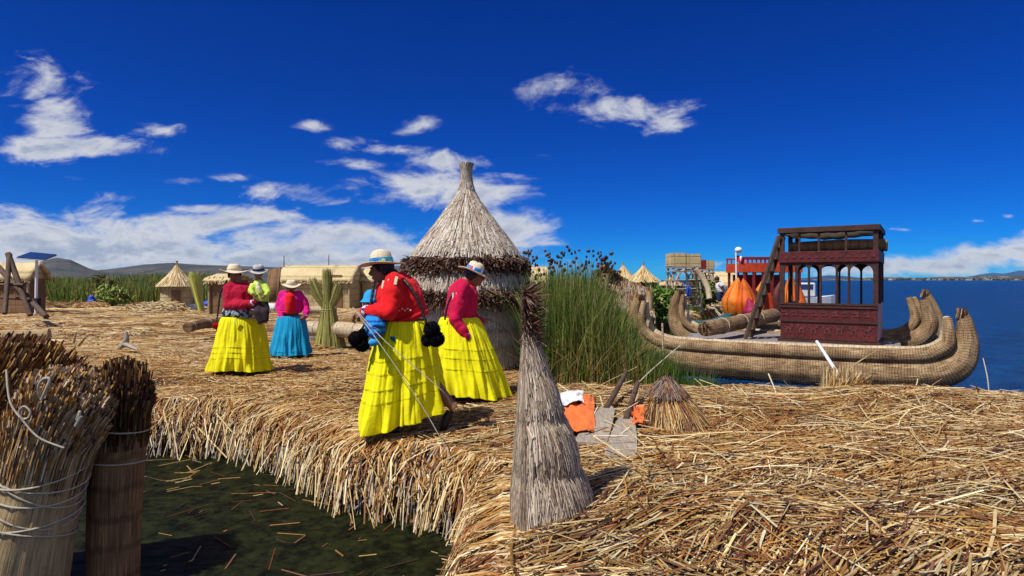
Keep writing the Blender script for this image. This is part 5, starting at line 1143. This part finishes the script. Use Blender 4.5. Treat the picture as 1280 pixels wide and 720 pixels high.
def woman(label,loc,rz,s,lean,headp,yaw,pitch,arms,sk,jac,skm,hatm,bandm,brim=.19,hattilt=0,vox=.008,stout=1.0,seed=1,feet=None,hands=None,flop=.02,crown=.10,group=None,shoulder_z=1.30,toff=0,deep=.80):
    t=thing('person',label,'woman',loc,rz,group)
    L=rotx(lean); piv=V3(0,0,.92)
    up=lambda p:((L@(np.asarray(p,float)-piv))+piv+V3(0,toff,0))*s
    hc=np.asarray(headp,float); Rm=rotz(yaw)@rotx(pitch)
    b=MB()
    b.tube([up((0,0,.80)),up((0,0,1.0)),up((0,0,1.15)),up((0,.005,1.27)),up((0,.01,1.33))],[.15*s,.145*s,.155*s,.14*s,.07*s],20,ell=(.72,1))
    b.tube([up((0,.012,1.28)),(up((0,.01,1.34))+hc)/2,hc+Rm@V3(0,.015,-.05)*s],[.065*s,.052*s,.05*s],14); headgeo(b,hc,Rm,s)
    j=MB()
    j.tube([up((0,0,.945)),up((0,-.01,1.0)),up((0,-.02,1.10)),up((0,-.015,1.20)),up((0,.0,1.28)),up((0,.012,1.335)),up((0,.01,1.362))],np.array([.180,.205,.208,.200,.175,.095,.062])*s*stout,26,ell=(deep,1))
    ho=MB().tube([up((0,.0,.935)),up((0,-.005,.975))],np.array([.192,.205])*s*stout,30,ell=(deep,1),cap=False)
    cuffs=[]
    for k,side in enumerate((1,-1)):
        sh=up((side*.150*stout,.005,shoulder_z-.015)); el,wr,hd,nm,curl=[np.asarray(q,float) if i<4 else q for i,q in enumerate(arms[k])]
        limb(b,[sh,el,wr],[.045*s,.036*s,.024*s],12); hand(b,wr,hd,nm,s*.98,curl,side)
        limb(j,[up((side*.09,.005,shoulder_z-.03)),sh,sh*.4+el*.6+V3(0,0,.005),el,el*.45+wr*.55-V3(0,0,.008),wr],[.088*s,.088*s,.083*s,.074*s,.068*s,.046*s],18)
        d=unit(wr-el); cuffs.append(MB().tube([wr-d*.035*s,wr+d*.008*s],[.053*s,.050*s],18))
    for side,ft in zip((1,-1),feet or ((.08,0,.0),(-.08,0,.0))):
        hp=V3(side*.08,0,.85)*s; an=np.asarray(ft[:3],float)+V3(0,.03,.09); kn=(hp+an)/2+V3(0,-.04,0)
        b.tube(smoothpath([hp,kn,an],10),rads(10,[.075,.055,.038])*s,12)
    obj('body',remesh(b,vox,2),M['skin'],t)
    jo=obj('jacket',remesh(j,.011,4,.017,10,seed),M[jac],t)
    obj('hem_band',ho,M[jac],jo,sol=.012)
    for cf in cuffs: obj('cuff',remesh(cf,.009,1),M['trim'],jo)
    so=obj('skirt',skirt(**sk),M[skm],t,sol=.006)
    hm=MB()                                     # hair
    f=lambda p: hc+Rm@(np.asarray(p,float)*s)
    hm.ell(f((0,.028,.028)),np.array([.083,.088,.096])*s,20,12,M=Rm); hm.ell(f((0,.07,-.03)),np.array([.055,.04,.06])*s,14,10,M=Rm)
    hm.tube([f((.062,-.040,.045)),f((.079,-.01,.0)),f((.06,.05,-.04))],[.014*s,.02*s,.025*s],8); hm.tube([f((-.062,-.040,.045)),f((-.079,-.01,.0)),f((-.06,.05,-.04))],[.014*s,.02*s,.025*s],8)
    obj('hair',remesh(hm,.010,2,.002,40,seed),M['hair'],t)
    for k in(-1,1):
        e=obj('eye',MB().ell(f((k*.031,-.0855,.004)),np.array([.0115,.007,.0065])*s,12,8,M=Rm),M['eye'],t); obj('iris',MB().ell(f((k*.031,-.0905,.004)),np.array([.005,.003,.005])*s,10,6,M=Rm),M['iris'],e)
    obj('lips',MB().ell(f((0,-.0905,-.0595)),np.array([.021,.006,.0065])*s,12,8,M=Rm),M['lip'],t)
    h=hat(t,hc,Rm,s,M[hatm],M[bandm],brim,flop,hattilt,crown,seed=seed)
    for side,ft in zip((1,-1),feet or ((.08,0,.0),(-.08,0,.0))):
        ft=list(ft)+[0]*(4-len(ft)); Rf=rotx(ft[3]); c=np.asarray(ft[:3],float)
        m=MB(); m.tube([c+Rf@V3(0,.06,.035),c+Rf@V3(0,.0,.045),c+Rf@V3(0,-.08,.035),c+Rf@V3(0,-.155,.022)],[.034,.042,.042,.026],12,ell=(1,.9),up=(1,0,0)); m.tube([c+Rf@V3(0,.045,.03),c+Rf@V3(0,.045,-.0)],[.03,.028],10)
        obj('shoe',remesh(m,.008,2),M['shoe'],t)
    return t,jo,so,up,hc,Rm
EY=lambda *a:np.array(a,float)

# 1 near woman, profile to the left
Y=5.62; kx=Y/F; base=P(506,540,Y); base[2]=0.0
def nl(px,py,dy=0.0): # picture position -> local (front -Y = world -X; left +X = world -Y)
    p=P(px,py,Y+dy); return V3(-(p[1]-base[1]), p[0]-base[0], p[2])
def nlp(px,py,dy): return nl(px,py,dy)
sk=dict(z0=1.03,z1fn=lambda a:.13+.09*math.sin(a)-.03*math.cos(a),c0=(0,.0),c1=(.0,-.03),r0=(.21,.20),r1=(.40,.385),seed=4,tucks=(.36,.48,.62,.74),fold=.046,n1=12)
w1,j1,s1,up1,h1,R1=woman('woman in bright red jacket and yellow tiered skirt striding left, holding a baby in blue',base,-pi/2,1.08,.26,nlp(477,337,0),.0,.18,
   [(nl(486,389,-.30),nl(456,389,-.22),(-.0,-1,-.55),(-.8,0,-.6),.9),(nl(482,388,.20),nl(452,392,.12),(.2,-1,-.4),(.6,0,-.8),.9)],
   sk,'redcl','yellow','hatwhite','band',brim=.20,hattilt=-.10,vox=.0065,stout=1.0,deep=.98,toff=.03,seed=3,feet=((.08,-.10,.0,0),(.02,.43,.12,1.15)),flop=.015,crown=.115)
# jacket patches, underskirt, braids, pompoms
for (px,py,dy) in((479,356,-.20),(486,354,-.245),(495,351,-.262)):
    m=MB().bar(P(px+1,py-5,Y+dy+.012),P(px-1,py+5,Y+dy-.012),.024,.02); obj('patch',m,M['creamcl'],j1,world=True,smooth=False)
for i in range(5): obj('button',MB().ell(P(499+i*3.5,388-(i%2)*2,Y-.222+abs(i-2)*.006),(.010,.006,.008),8,6),M['creamcl'],j1,world=True)
m=MB(); a=P(485,404,Y-.175); b=P(496,403,Y-.20); c=P(494,428,Y-.285); d=P(488,424,Y-.275); m.add([a,b,c,d],[[0,1,2,3]]); obj('underskirt_flap',m,M['tealcl'],s1,world=True,sol=.008)
obj('braid',braid([P(493,338,Y-.04),P(507,352,Y-.18),P(520,370,Y-.23),P(528,390,Y-.25),P(533,404,Y-.27)],.013),M['hair'],w1,world=True)
m=MB(); pompom(m,P(540,412,Y-.30),.075); pompom(m,P(546,424,Y-.30),.07); pompom(m,P(535,425,Y-.27),.06); obj('pompom',m,M['pom'],w1,world=True)
obj('braid',braid([P(468,352,Y-.10),P(464,376,Y-.16),P(458,400,Y-.20),P(452,412,Y-.22)],.011),M['hair'],w1,world=True)
m=MB(); pompom(m,P(446,424,Y-.22),.075); pompom(m,P(453,431,Y-.22),.065); pompom(m,P(454,418,Y-.22),.055); obj('pompom',m,M['pom'],w1,world=True)

# baby in blue held in her arms
t=thing('person','baby in blue knitted suit and turquoise sun hat held in the red-jacketed woman\'s arms','baby',P(466,428,Y-.05))
b=MB(); b.ell(P(466,376,Y-.02),(.062,.066,.070),16,12); b.tube([P(466,384,Y-.02),P(467,394,Y-.14),P(470,412,Y-.32)],[.03,.062,.066],14)
for dy in(-.05,.04): b.tube([P(470,411,Y-.32+dy),P(466,420,Y-.35+dy),P(467,429,Y-.36+dy)],[.045,.035,.022],10)
b.tube([P(466,391,Y-.07),P(458,394,Y-.10),P(452,391,Y-.10)],[.028,.022,.015],10); hand(b,P(452,391,Y-.10),(-1,0,.1),(0,1,0),.42,.7,1)
obj('body',remesh(b,.008,3),M['skin'],t,world=True)
b=MB(); b.tube([P(466,386,Y-.05),P(467,394,Y-.14),P(469,404,Y-.27),P(470,414,Y-.33)],[.045,.080,.092,.088],18); b.tube([P(466,391,Y-.07),P(458,394,Y-.10),P(454,391,Y-.10)],[.040,.033,.024],12)
for dy in(-.06,.05): b.tube([P(470,412,Y-.33+dy),P(466,422,Y-.36+dy)],[.062,.045],12)
obj('knitted_suit',remesh(b,.010,4,.006,20),M['bluestripe'],t,world=True)
for dy in(-.06,.05): obj('bootee',MB().ell(P(467,428,Y-.37+dy),(.045,.035,.034),14,10),M['bluecl'],t,world=True)
obj('sun_hat',MB().lathe(P(465,375,Y-.04),[(.001,.098),(.04,.090),(.066,.062),(.076,.025),(.082,.006),(.098,-.010),(.104,-.018)],32),M['bluecl'],t,world=True,sol=.005)

# ropes held by the near woman
t=thing('mooring_rope','two thin pale ropes running from the red-jacketed woman\'s hand down to the straw','rope',P(570,590,5.0),0)
for pts in([P(441,384,5.36),P(470,423,5.12),P(500,466,5.02),P(535,520,4.95),P(575,593,4.85)],[P(447,390,5.36),P(480,425,5.10),P(520,460,5.05),P(556,492,5.05),P(566,512,5.3)]):
    obj('strand',MB().tube(smoothpath(pts,24),  .0036,6),M['rope'],t,world=True)

# 2 right woman, profile to the right
Y=7.05; base=P(588,505,Y); base[2]=0
def rl(px,py,dy=0): # rz=+90: local (x,y)->world (-y,x)  => front -Y = +X, left +X = world +Y
    p=P(px,py,Y+dy); return V3(p[1]-base[1],-(p[0]-base[0]),p[2])
sk=dict(z0=.97,z1fn=lambda a:.10+.05*math.sin(a),c0=(0,.13),c1=(0,-.02),r0=(.20,.19),r1=(.40,.43),seed=9,tucks=(.40,.52,.66),fold=.046,n1=11)
w2,j2,s2,up2,h2,R2=woman('woman in crimson jacket and yellow skirt walking right in front of the big grey hut',base,pi/2+.12,1.03,.10,rl(593,345,-.02),-.15,.12,
   [(rl(594,402,.17),rl(603,402,.10),(.0,-1,.35),(.3,0,-1),.5),(rl(566,399,-.24),rl(581,422,-.26),(.1,-.5,-.8),(.6,.3,0),.5)],
   sk,'crimson','yellow2','hatwhite','band2',brim=.19,hattilt=.28,vox=.009,stout=.95,toff=.13,deep=.9,seed=7,feet=((.08,-.10,.02,0),(-.08,.12,.02,0)),crown=.105)
for (px,py) in((566,370),(571,370)): obj('patch',MB().bar(P(px,py-4,Y-.245),P(px+.5,py+4,Y-.252),.020,.014),M['creamcl'],j2,world=True,smooth=False)
obj('brooch',MB().ell(P(585,383,Y-.17),(.03,.012,.025),10,8),M['creamcl'],j2,world=True)
obj('braid',braid([P(583,350,Y+.02),P(570,360,Y-.16),P(560,380,Y-.22),P(556,400,Y-.24)],.012),M['hair'],w2,world=True)

# 3 left woman with baby
Y=9.0; base=P(302,475,Y); base[2]=0
sk=dict(z0=.86,z1fn=lambda a:.085+.02*math.sin(a*2),c0=(0,0.02),c1=(0,0),r0=(.25,.21),r1=(.42,.41),seed=21,tucks=(.56,.66,.76),fold=.045,n1=10,ease=.55)
a45=math.radians(42)
def ll(px,py,dy=0):
    p=P(px,py,Y+dy)-base; x,y=p[0],p[1]; c,s_=math.cos(-a45),math.sin(-a45); return V3(x*c-y*s_,x*s_+y*c,p[2])
w3,j3,s3,up3,h3,R3=woman('woman in crimson jacket and yellow skirt cradling a small child, left of the turquoise-skirted woman',base,a45,1.0,.0,ll(293,343,.02),-.1,.05,
   [(ll(328,380,.12),ll(322,391,-.16),(-.9,-.2,0),(0,.5,.8),.6),(ll(286,382,-.16),ll(318,378,-.30),(.8,.3,.1),(0,.6,.6),.6)],
   sk,'crimson2','yellow3','hatwhite','hatwhite',brim=.20,hattilt=-.05,vox=.009,stout=1.08,seed=11,flop=.03,crown=.10)
obj('woven_belt',MB().lathe((0,.01,0),[(.215,.84),(.232,.89),(.228,.95),(.215,.985)],40,fn=lambda r,z,a,k:(r*(1.08+.05*math.sin(3*a)),z+.02*math.sin(a*2))),M['shawl'],w3,sol=.012)
obj('sash_end',MB().bar(P(295,397,Y-.29),P(293,405,Y-.31),.03,.012),M['limecl'],w3,world=True,smooth=False)
obj('braid',braid([P(284,350,Y+.0),P(276,365,Y-.05),P(273,385,Y-.1),P(271,402,Y-.15)],.012),M['hair'],w3,world=True)
m=MB(); pompom(m,P(270,407,Y-.15),.055,120); pompom(m,P(274,412,Y-.15),.045,100); obj('pompom',m,M['redpom'],w3,world=True)
# child held by her
Yb=Y-.20; t=thing('person','small child in lime top and grey brimmed hat cradled by the woman in crimson','child',P(324,395,Yb))
b=MB(); hcx=P(323,342,Yb); Rb=rotz(.25)@rotx(.1); headgeo(b,hcx,Rb,.74); b.tube([P(323,348,Yb),P(324,354,Yb),P(326,372,Yb),P(327,386,Yb)],[.045,.075,.085,.08],14)
b.tube([P(317,357,Yb-.06),P(314,364,Yb-.12),P(318,368,Yb-.17)],[.03,.025,.018],10); b.tube([P(332,357,Yb-.02),P(334,366,Yb-.10),P(330,370,Yb-.15)],[.03,.025,.018],10)
hand(b,P(318,368,Yb-.17),(.8,0,-.3),(0,.8,-.3),.45,.6,1); hand(b,P(330,370,Yb-.15),(-.6,-.2,-.5),(0,.8,-.3),.45,.6,-1)
b.tube([P(324,384,Yb),P(322,392,Yb-.15),P(326,406,Yb-.17)],[.05,.045,.028],10); b.tube([P(330,384,Yb),P(331,392,Yb-.12),P(332,404,Yb-.14)],[.05,.045,.028],10)
obj('body',remesh(b,.008,2),M['skin'],t,world=True)
b=MB(); b.tube([P(323,350,Yb),P(324,356,Yb),P(326,370,Yb),P(327,378,Yb)],[.055,.095,.105,.10],18); b.tube([P(317,356,Yb-.04),P(313,364,Yb-.12),P(317,368,Yb-.16)],[.048,.042,.032],12); b.tube([P(331,356,Yb-.02),P(335,366,Yb-.10),P(331,370,Yb-.14)],[.048,.042,.032],12)
obj('lime_top',remesh(b,.010,4,.006,18),M['limecl'],t,world=True)
obj('bib',remesh(MB().tube([P(322,353,Yb-.085),P(323,360,Yb-.105),P(325,367,Yb-.105)],[.022,.034,.028],12),.008,2,.004,20),M['creamcl'],t,world=True)
b=MB(); b.tube([P(326,376,Yb),P(327,388,Yb-.02)],[.10,.11],16); b.tube([P(324,384,Yb-.02),P(322,392,Yb-.16),P(326,404,Yb-.18)],[.07,.06,.04],12); b.tube([P(330,384,Yb-.02),P(331,392,Yb-.13),P(332,402,Yb-.15)],[.07,.06,.04],12)
obj('trousers',remesh(b,.012,4,.006,18),M['darkcl'],t,world=True)
hat(t,hcx-np.array(t.location),Rb@rotx(.1),.80,M['hatgrey'],M['navycl'],.165,.02,.05,.11,seed=2)
obj('hair',MB().ell(hcx+Rb@V3(0,.022,.018),(.062,.066,.070),16,10,M=Rb),M['hair'],t,world=True)

# 4 turquoise-skirted woman
Y=10.85; base=P(364,449,Y); base[2]=0
a4=math.radians(12)
def bl(px,py,dy=0):
    p=P(px,py,Y+dy)-base; x,y=p[0],p[1]; c,s_=math.cos(-a4),math.sin(-a4); return V3(x*c-y*s_,x*s_+y*c,p[2])
sk=dict(z0=.76,z1fn=lambda a:.08,c0=(0,0),c1=(0,0),r0=(.20,.17),r1=(.345,.33),seed=33,tucks=(.9,),fold=.03,n1=17,ease=.6)
w4,j4,s4,up4,h4,R4=woman('woman in magenta jacket and turquoise skirt standing alone, farthest of the four women',base,a4,.885,.0,bl(364,359,-.02),.15,.05,
   [(bl(383,384,.02),bl(382,396,-.08),(-.6,-.4,-.5),(-.6,.3,0),.6),(bl(349,383,.0),bl(354,401,-.14),(.2,-.2,-1),(.8,0,0),.4)],
   sk,'magentacl','skyblue','hatwhite','hatwhite',brim=.19,hattilt=.12,vox=.010,stout=1.05,seed=15,flop=.025,crown=.09)
m=MB().tube([(0,-.050,1.165),(0,-.082,1.10),(0,-.090,1.0),(0,-.085,.90),(0,-.07,.84)],[.07,.115,.125,.125,.12],24,ell=(.80,1.12)); obj('red_bodice',remesh(m,.011,3,.004,12),M['redcl'],w4)
# 5 distant man
Y=24; base=P(902,376,Y)
t=thing('person','distant person in white shirt and dark trousers bending between the towers and the orange boat','person',base)
b=MB(); b.tube([P(905,377,Y),P(903,369,Y),P(902,362,Y)],[.05,.065,.09],12); b.tube([P(899,377,Y),P(899,370,Y),P(901,362,Y)],[.05,.065,.09],12)
b.tube([P(902,364,Y),P(900,357,Y),P(898,352.5,Y)],[.14,.17,.10],14,ell=(.8,1)); b.ell(P(896,349.5,Y),(.09,.10,.115),14,10); b.tube([P(898,353,Y),P(896.5,351,Y)],[.06,.05],10)
for dy in(-.18,.18):
    b.tube([P(899,354,Y+dy),P(904,359,Y+dy*1.2),P(905,364,Y+dy)],[.055,.045,.035],10); hand(b,P(905,364,Y+dy),(0.2,0,-1),(-1,0,0),1,.5,1)
obj('body',remesh(b,.018,2),M['skin'],t,world=True)
b=MB(); b.tube([P(902.5,364.5,Y),P(900.5,358,Y),P(898.5,353,Y)],[.18,.20,.13],16,ell=(.85,1))
for dy in(-.18,.18): b.tube([P(899,354,Y+dy*.8),P(903,358,Y+dy*1.2)],[.085,.075],12)
obj('shirt',remesh(b,.02,3,.01,8),M['whitecl'],t,world=True)
b=MB(); b.tube([P(905,376,Y),P(903,369,Y),P(902,363,Y)],[.085,.10,.13],12); b.tube([P(899,376,Y),P(899,370,Y),P(901,363,Y)],[.085,.10,.13],12)
obj('trousers',remesh(b,.02,3),M['navycl'],t,world=True)
obj('hair',MB().ell(P(896.2,348.6,Y),(.10,.11,.11),14,10),M['hair'],t,world=True)

# ------------------------------------------------------------------ sky, sun, camera
SUN=unit(V3(-.44,-.34,.83)); el=math.asin(SUN[2]); az=math.atan2(SUN[0],SUN[1])
wd=bpy.data.worlds.new('World'); sc.world=wd; wd.use_nodes=True; t=NT(wd.node_tree); bg=t.N['Background']; bg.inputs['Strength'].default_value=.085
sky=t.n('ShaderNodeTexSky',sky_type='NISHITA',sun_disc=False,sun_elevation=el,sun_rotation=az,altitude=3800,air_density=1.0,dust_density=.15,ozone_density=2.2)
hs=t.n('ShaderNodeHueSaturation'); hs.inputs['Saturation'].default_value=1.35; hs.inputs['Value'].default_value=1.0; hs.inputs['Hue'].default_value=.515; t.l(sky.outputs[0],hs.inputs['Color'])
tint=t.mix(1.0,hs.outputs[0],(.02,.56,1.16),'MULTIPLY')
D=coords(t,'Generated'); sx=t.n('ShaderNodeSeparateXYZ'); t.l(D,sx.inputs[0]); yy=t.math('MAXIMUM',sx.outputs[1],.08)
u=t.math('DIVIDE',sx.outputs[0],yy); v=t.math('DIVIDE',sx.outputs[2],yy); cb=t.n('ShaderNodeCombineXYZ'); t.l(u,cb.inputs[0]); t.l(v,cb.inputs[1]); uv=cb.outputs[0]
def px2(px,py): return ((px-640)/F,(HZ-py)/F)
blobs=[ # px,py,rx,ry,amp
 (66,148,44,34,.50),(60,186,70,18,.50),(130,186,75,15,.50),(205,162,42,12,.46),(45,100,70,50,.36),(170,180,40,12,.3),(230,225,50,8,.30),
 (382,158,26,10,.38),(495,188,44,9,.38),(455,205,70,8,.34),(565,205,70,18,.42),(430,178,60,10,.22),(350,240,70,16,.40),(290,222,40,8,.38),(455,230,60,16,.34),(520,160,70,14,.30),(250,262,60,10,.45),
 (150,312,300,52,.56),(20,300,140,44,.5),(300,280,110,24,.5),(430,292,120,24,.42),(560,238,110,28,.56),(625,290,90,36,.52),(520,325,180,26,.52),(330,325,220,30,.54),(400,250,60,10,.28),
 (780,138,100,24,.44),(845,156,60,14,.40),(905,164,38,8,.38),(720,108,90,26,.34),(670,335,80,16,.46),(690,195,50,12,.24),
 (880,332,50,10,.40),(1130,333,150,15,.52),(1225,322,60,18,.55),(1290,312,60,26,.55),(1128,287,16,3,.38),(1222,276,13,2.6,.40),(1262,270,12,5,.40),(1020,336,60,8,.3)]
acc=t.math('MULTIPLY',t.math('SUBTRACT',.10,sx.outputs[1],clamp=True),2.2,clamp=True)  # unseen cloud cover behind the camera, added as neutral fill light
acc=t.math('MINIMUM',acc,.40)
for px,py,rx,ry,a in blobs:
    cu,cv=px2(px,py); s1_=t.n('ShaderNodeVectorMath',operation='SUBTRACT'); t.l(uv,s1_.inputs[0]); s1_.inputs[1].default_value=(cu,cv,0)
    s2_=t.n('ShaderNodeVectorMath',operation='MULTIPLY'); t.l(s1_.outputs[0],s2_.inputs[0]); s2_.inputs[1].default_value=(F/rx,F/ry,0)
    s3_=t.n('ShaderNodeVectorMath',operation='DOT_PRODUCT'); t.l(s2_.outputs[0],s3_.inputs[0]); t.l(s2_.outputs[0],s3_.inputs[1])
    e=t.math('EXPONENT',t.math('MULTIPLY',s3_.outputs['Value'],-.8)); acc=t.math('MAXIMUM',acc,t.math('MULTIPLY',e,a*1.13))
n1=t.noise(uv,1,10,.62,.8,(6,15,1)); n2=t.noise(uv,1,7,.65,.5,(24,50,1)); 
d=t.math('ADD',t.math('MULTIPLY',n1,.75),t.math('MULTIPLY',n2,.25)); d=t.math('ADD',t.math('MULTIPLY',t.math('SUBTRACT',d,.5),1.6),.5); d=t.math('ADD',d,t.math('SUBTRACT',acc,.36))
mr=t.n('ShaderNodeMapRange',interpolation_type='SMOOTHSTEP'); t.l(d,mr.inputs[0]); mr.inputs[1].default_value=.38; mr.inputs[2].default_value=.74; cov=mr.outputs[0]
thick=t.n('ShaderNodeMapRange'); t.l(t.math('ADD',d,t.math('MULTIPLY',t.math('SUBTRACT',t.noise(uv,1,5,.6,.3,(9,30,1)),.5),.5)),thick.inputs[0]); thick.inputs[1].default_value=.45; thick.inputs[2].default_value=.85
cc0=t.ramp(thick.outputs[0],[(0,(.68,.73,.80)),(.55,(.76,.78,.82)),(1,(.42,.49,.63))])
scv=t.n('ShaderNodeVectorMath',operation='SCALE'); t.l(cc0,scv.inputs[0]); scv.inputs['Scale'].default_value=10.5; cc=scv.outputs[0]
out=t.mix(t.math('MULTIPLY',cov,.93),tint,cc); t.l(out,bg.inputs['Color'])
hz=bpy.data.materials.new('haze'); hz.use_nodes=True; ht=NT(hz.node_tree); ht.N.remove(ht.N['Principled BSDF']); pv=ht.n('ShaderNodeVolumePrincipled'); pv.inputs['Color'].default_value=(.70,.82,1,1); pv.inputs['Density'].default_value=.00003; pv.inputs['Anisotropy'].default_value=.2
ht.l(pv.outputs[0],ht.N['Material Output'].inputs['Volume'])
struct('haze',MB().box((0,2900,56),(13000,6400,122)),hz,'stuff',smooth=False)
ld=bpy.data.lights.new('sun','SUN'); ld.energy=4.9; ld.angle=math.radians(.53); ld.color=(1,.955,.88); lo=bpy.data.objects.new('sun',ld); COL.objects.link(lo)
lo.rotation_euler=Vector(SUN.tolist()).to_track_quat('Z','Y').to_euler(); lo.location=(0,0,50)
cd=bpy.data.cameras.new('camera'); cam=bpy.data.objects.new('camera',cd); COL.objects.link(cam); cam.location=(0,0,CH); cam.rotation_euler=(pi/2,0,0)
cd.sensor_width=36; cd.lens=F/1280*36; cd.shift_y=-10/1280; cd.clip_start=.05; cd.clip_end=30000; sc.camera=cam
vs=sc.view_settings; vs.view_transform='Standard'; vs.look='None'; vs.gamma=1; vs.exposure=0; vs.use_curve_mapping=False
sc.cycles.max_bounces=6; sc.cycles.diffuse_bounces=3
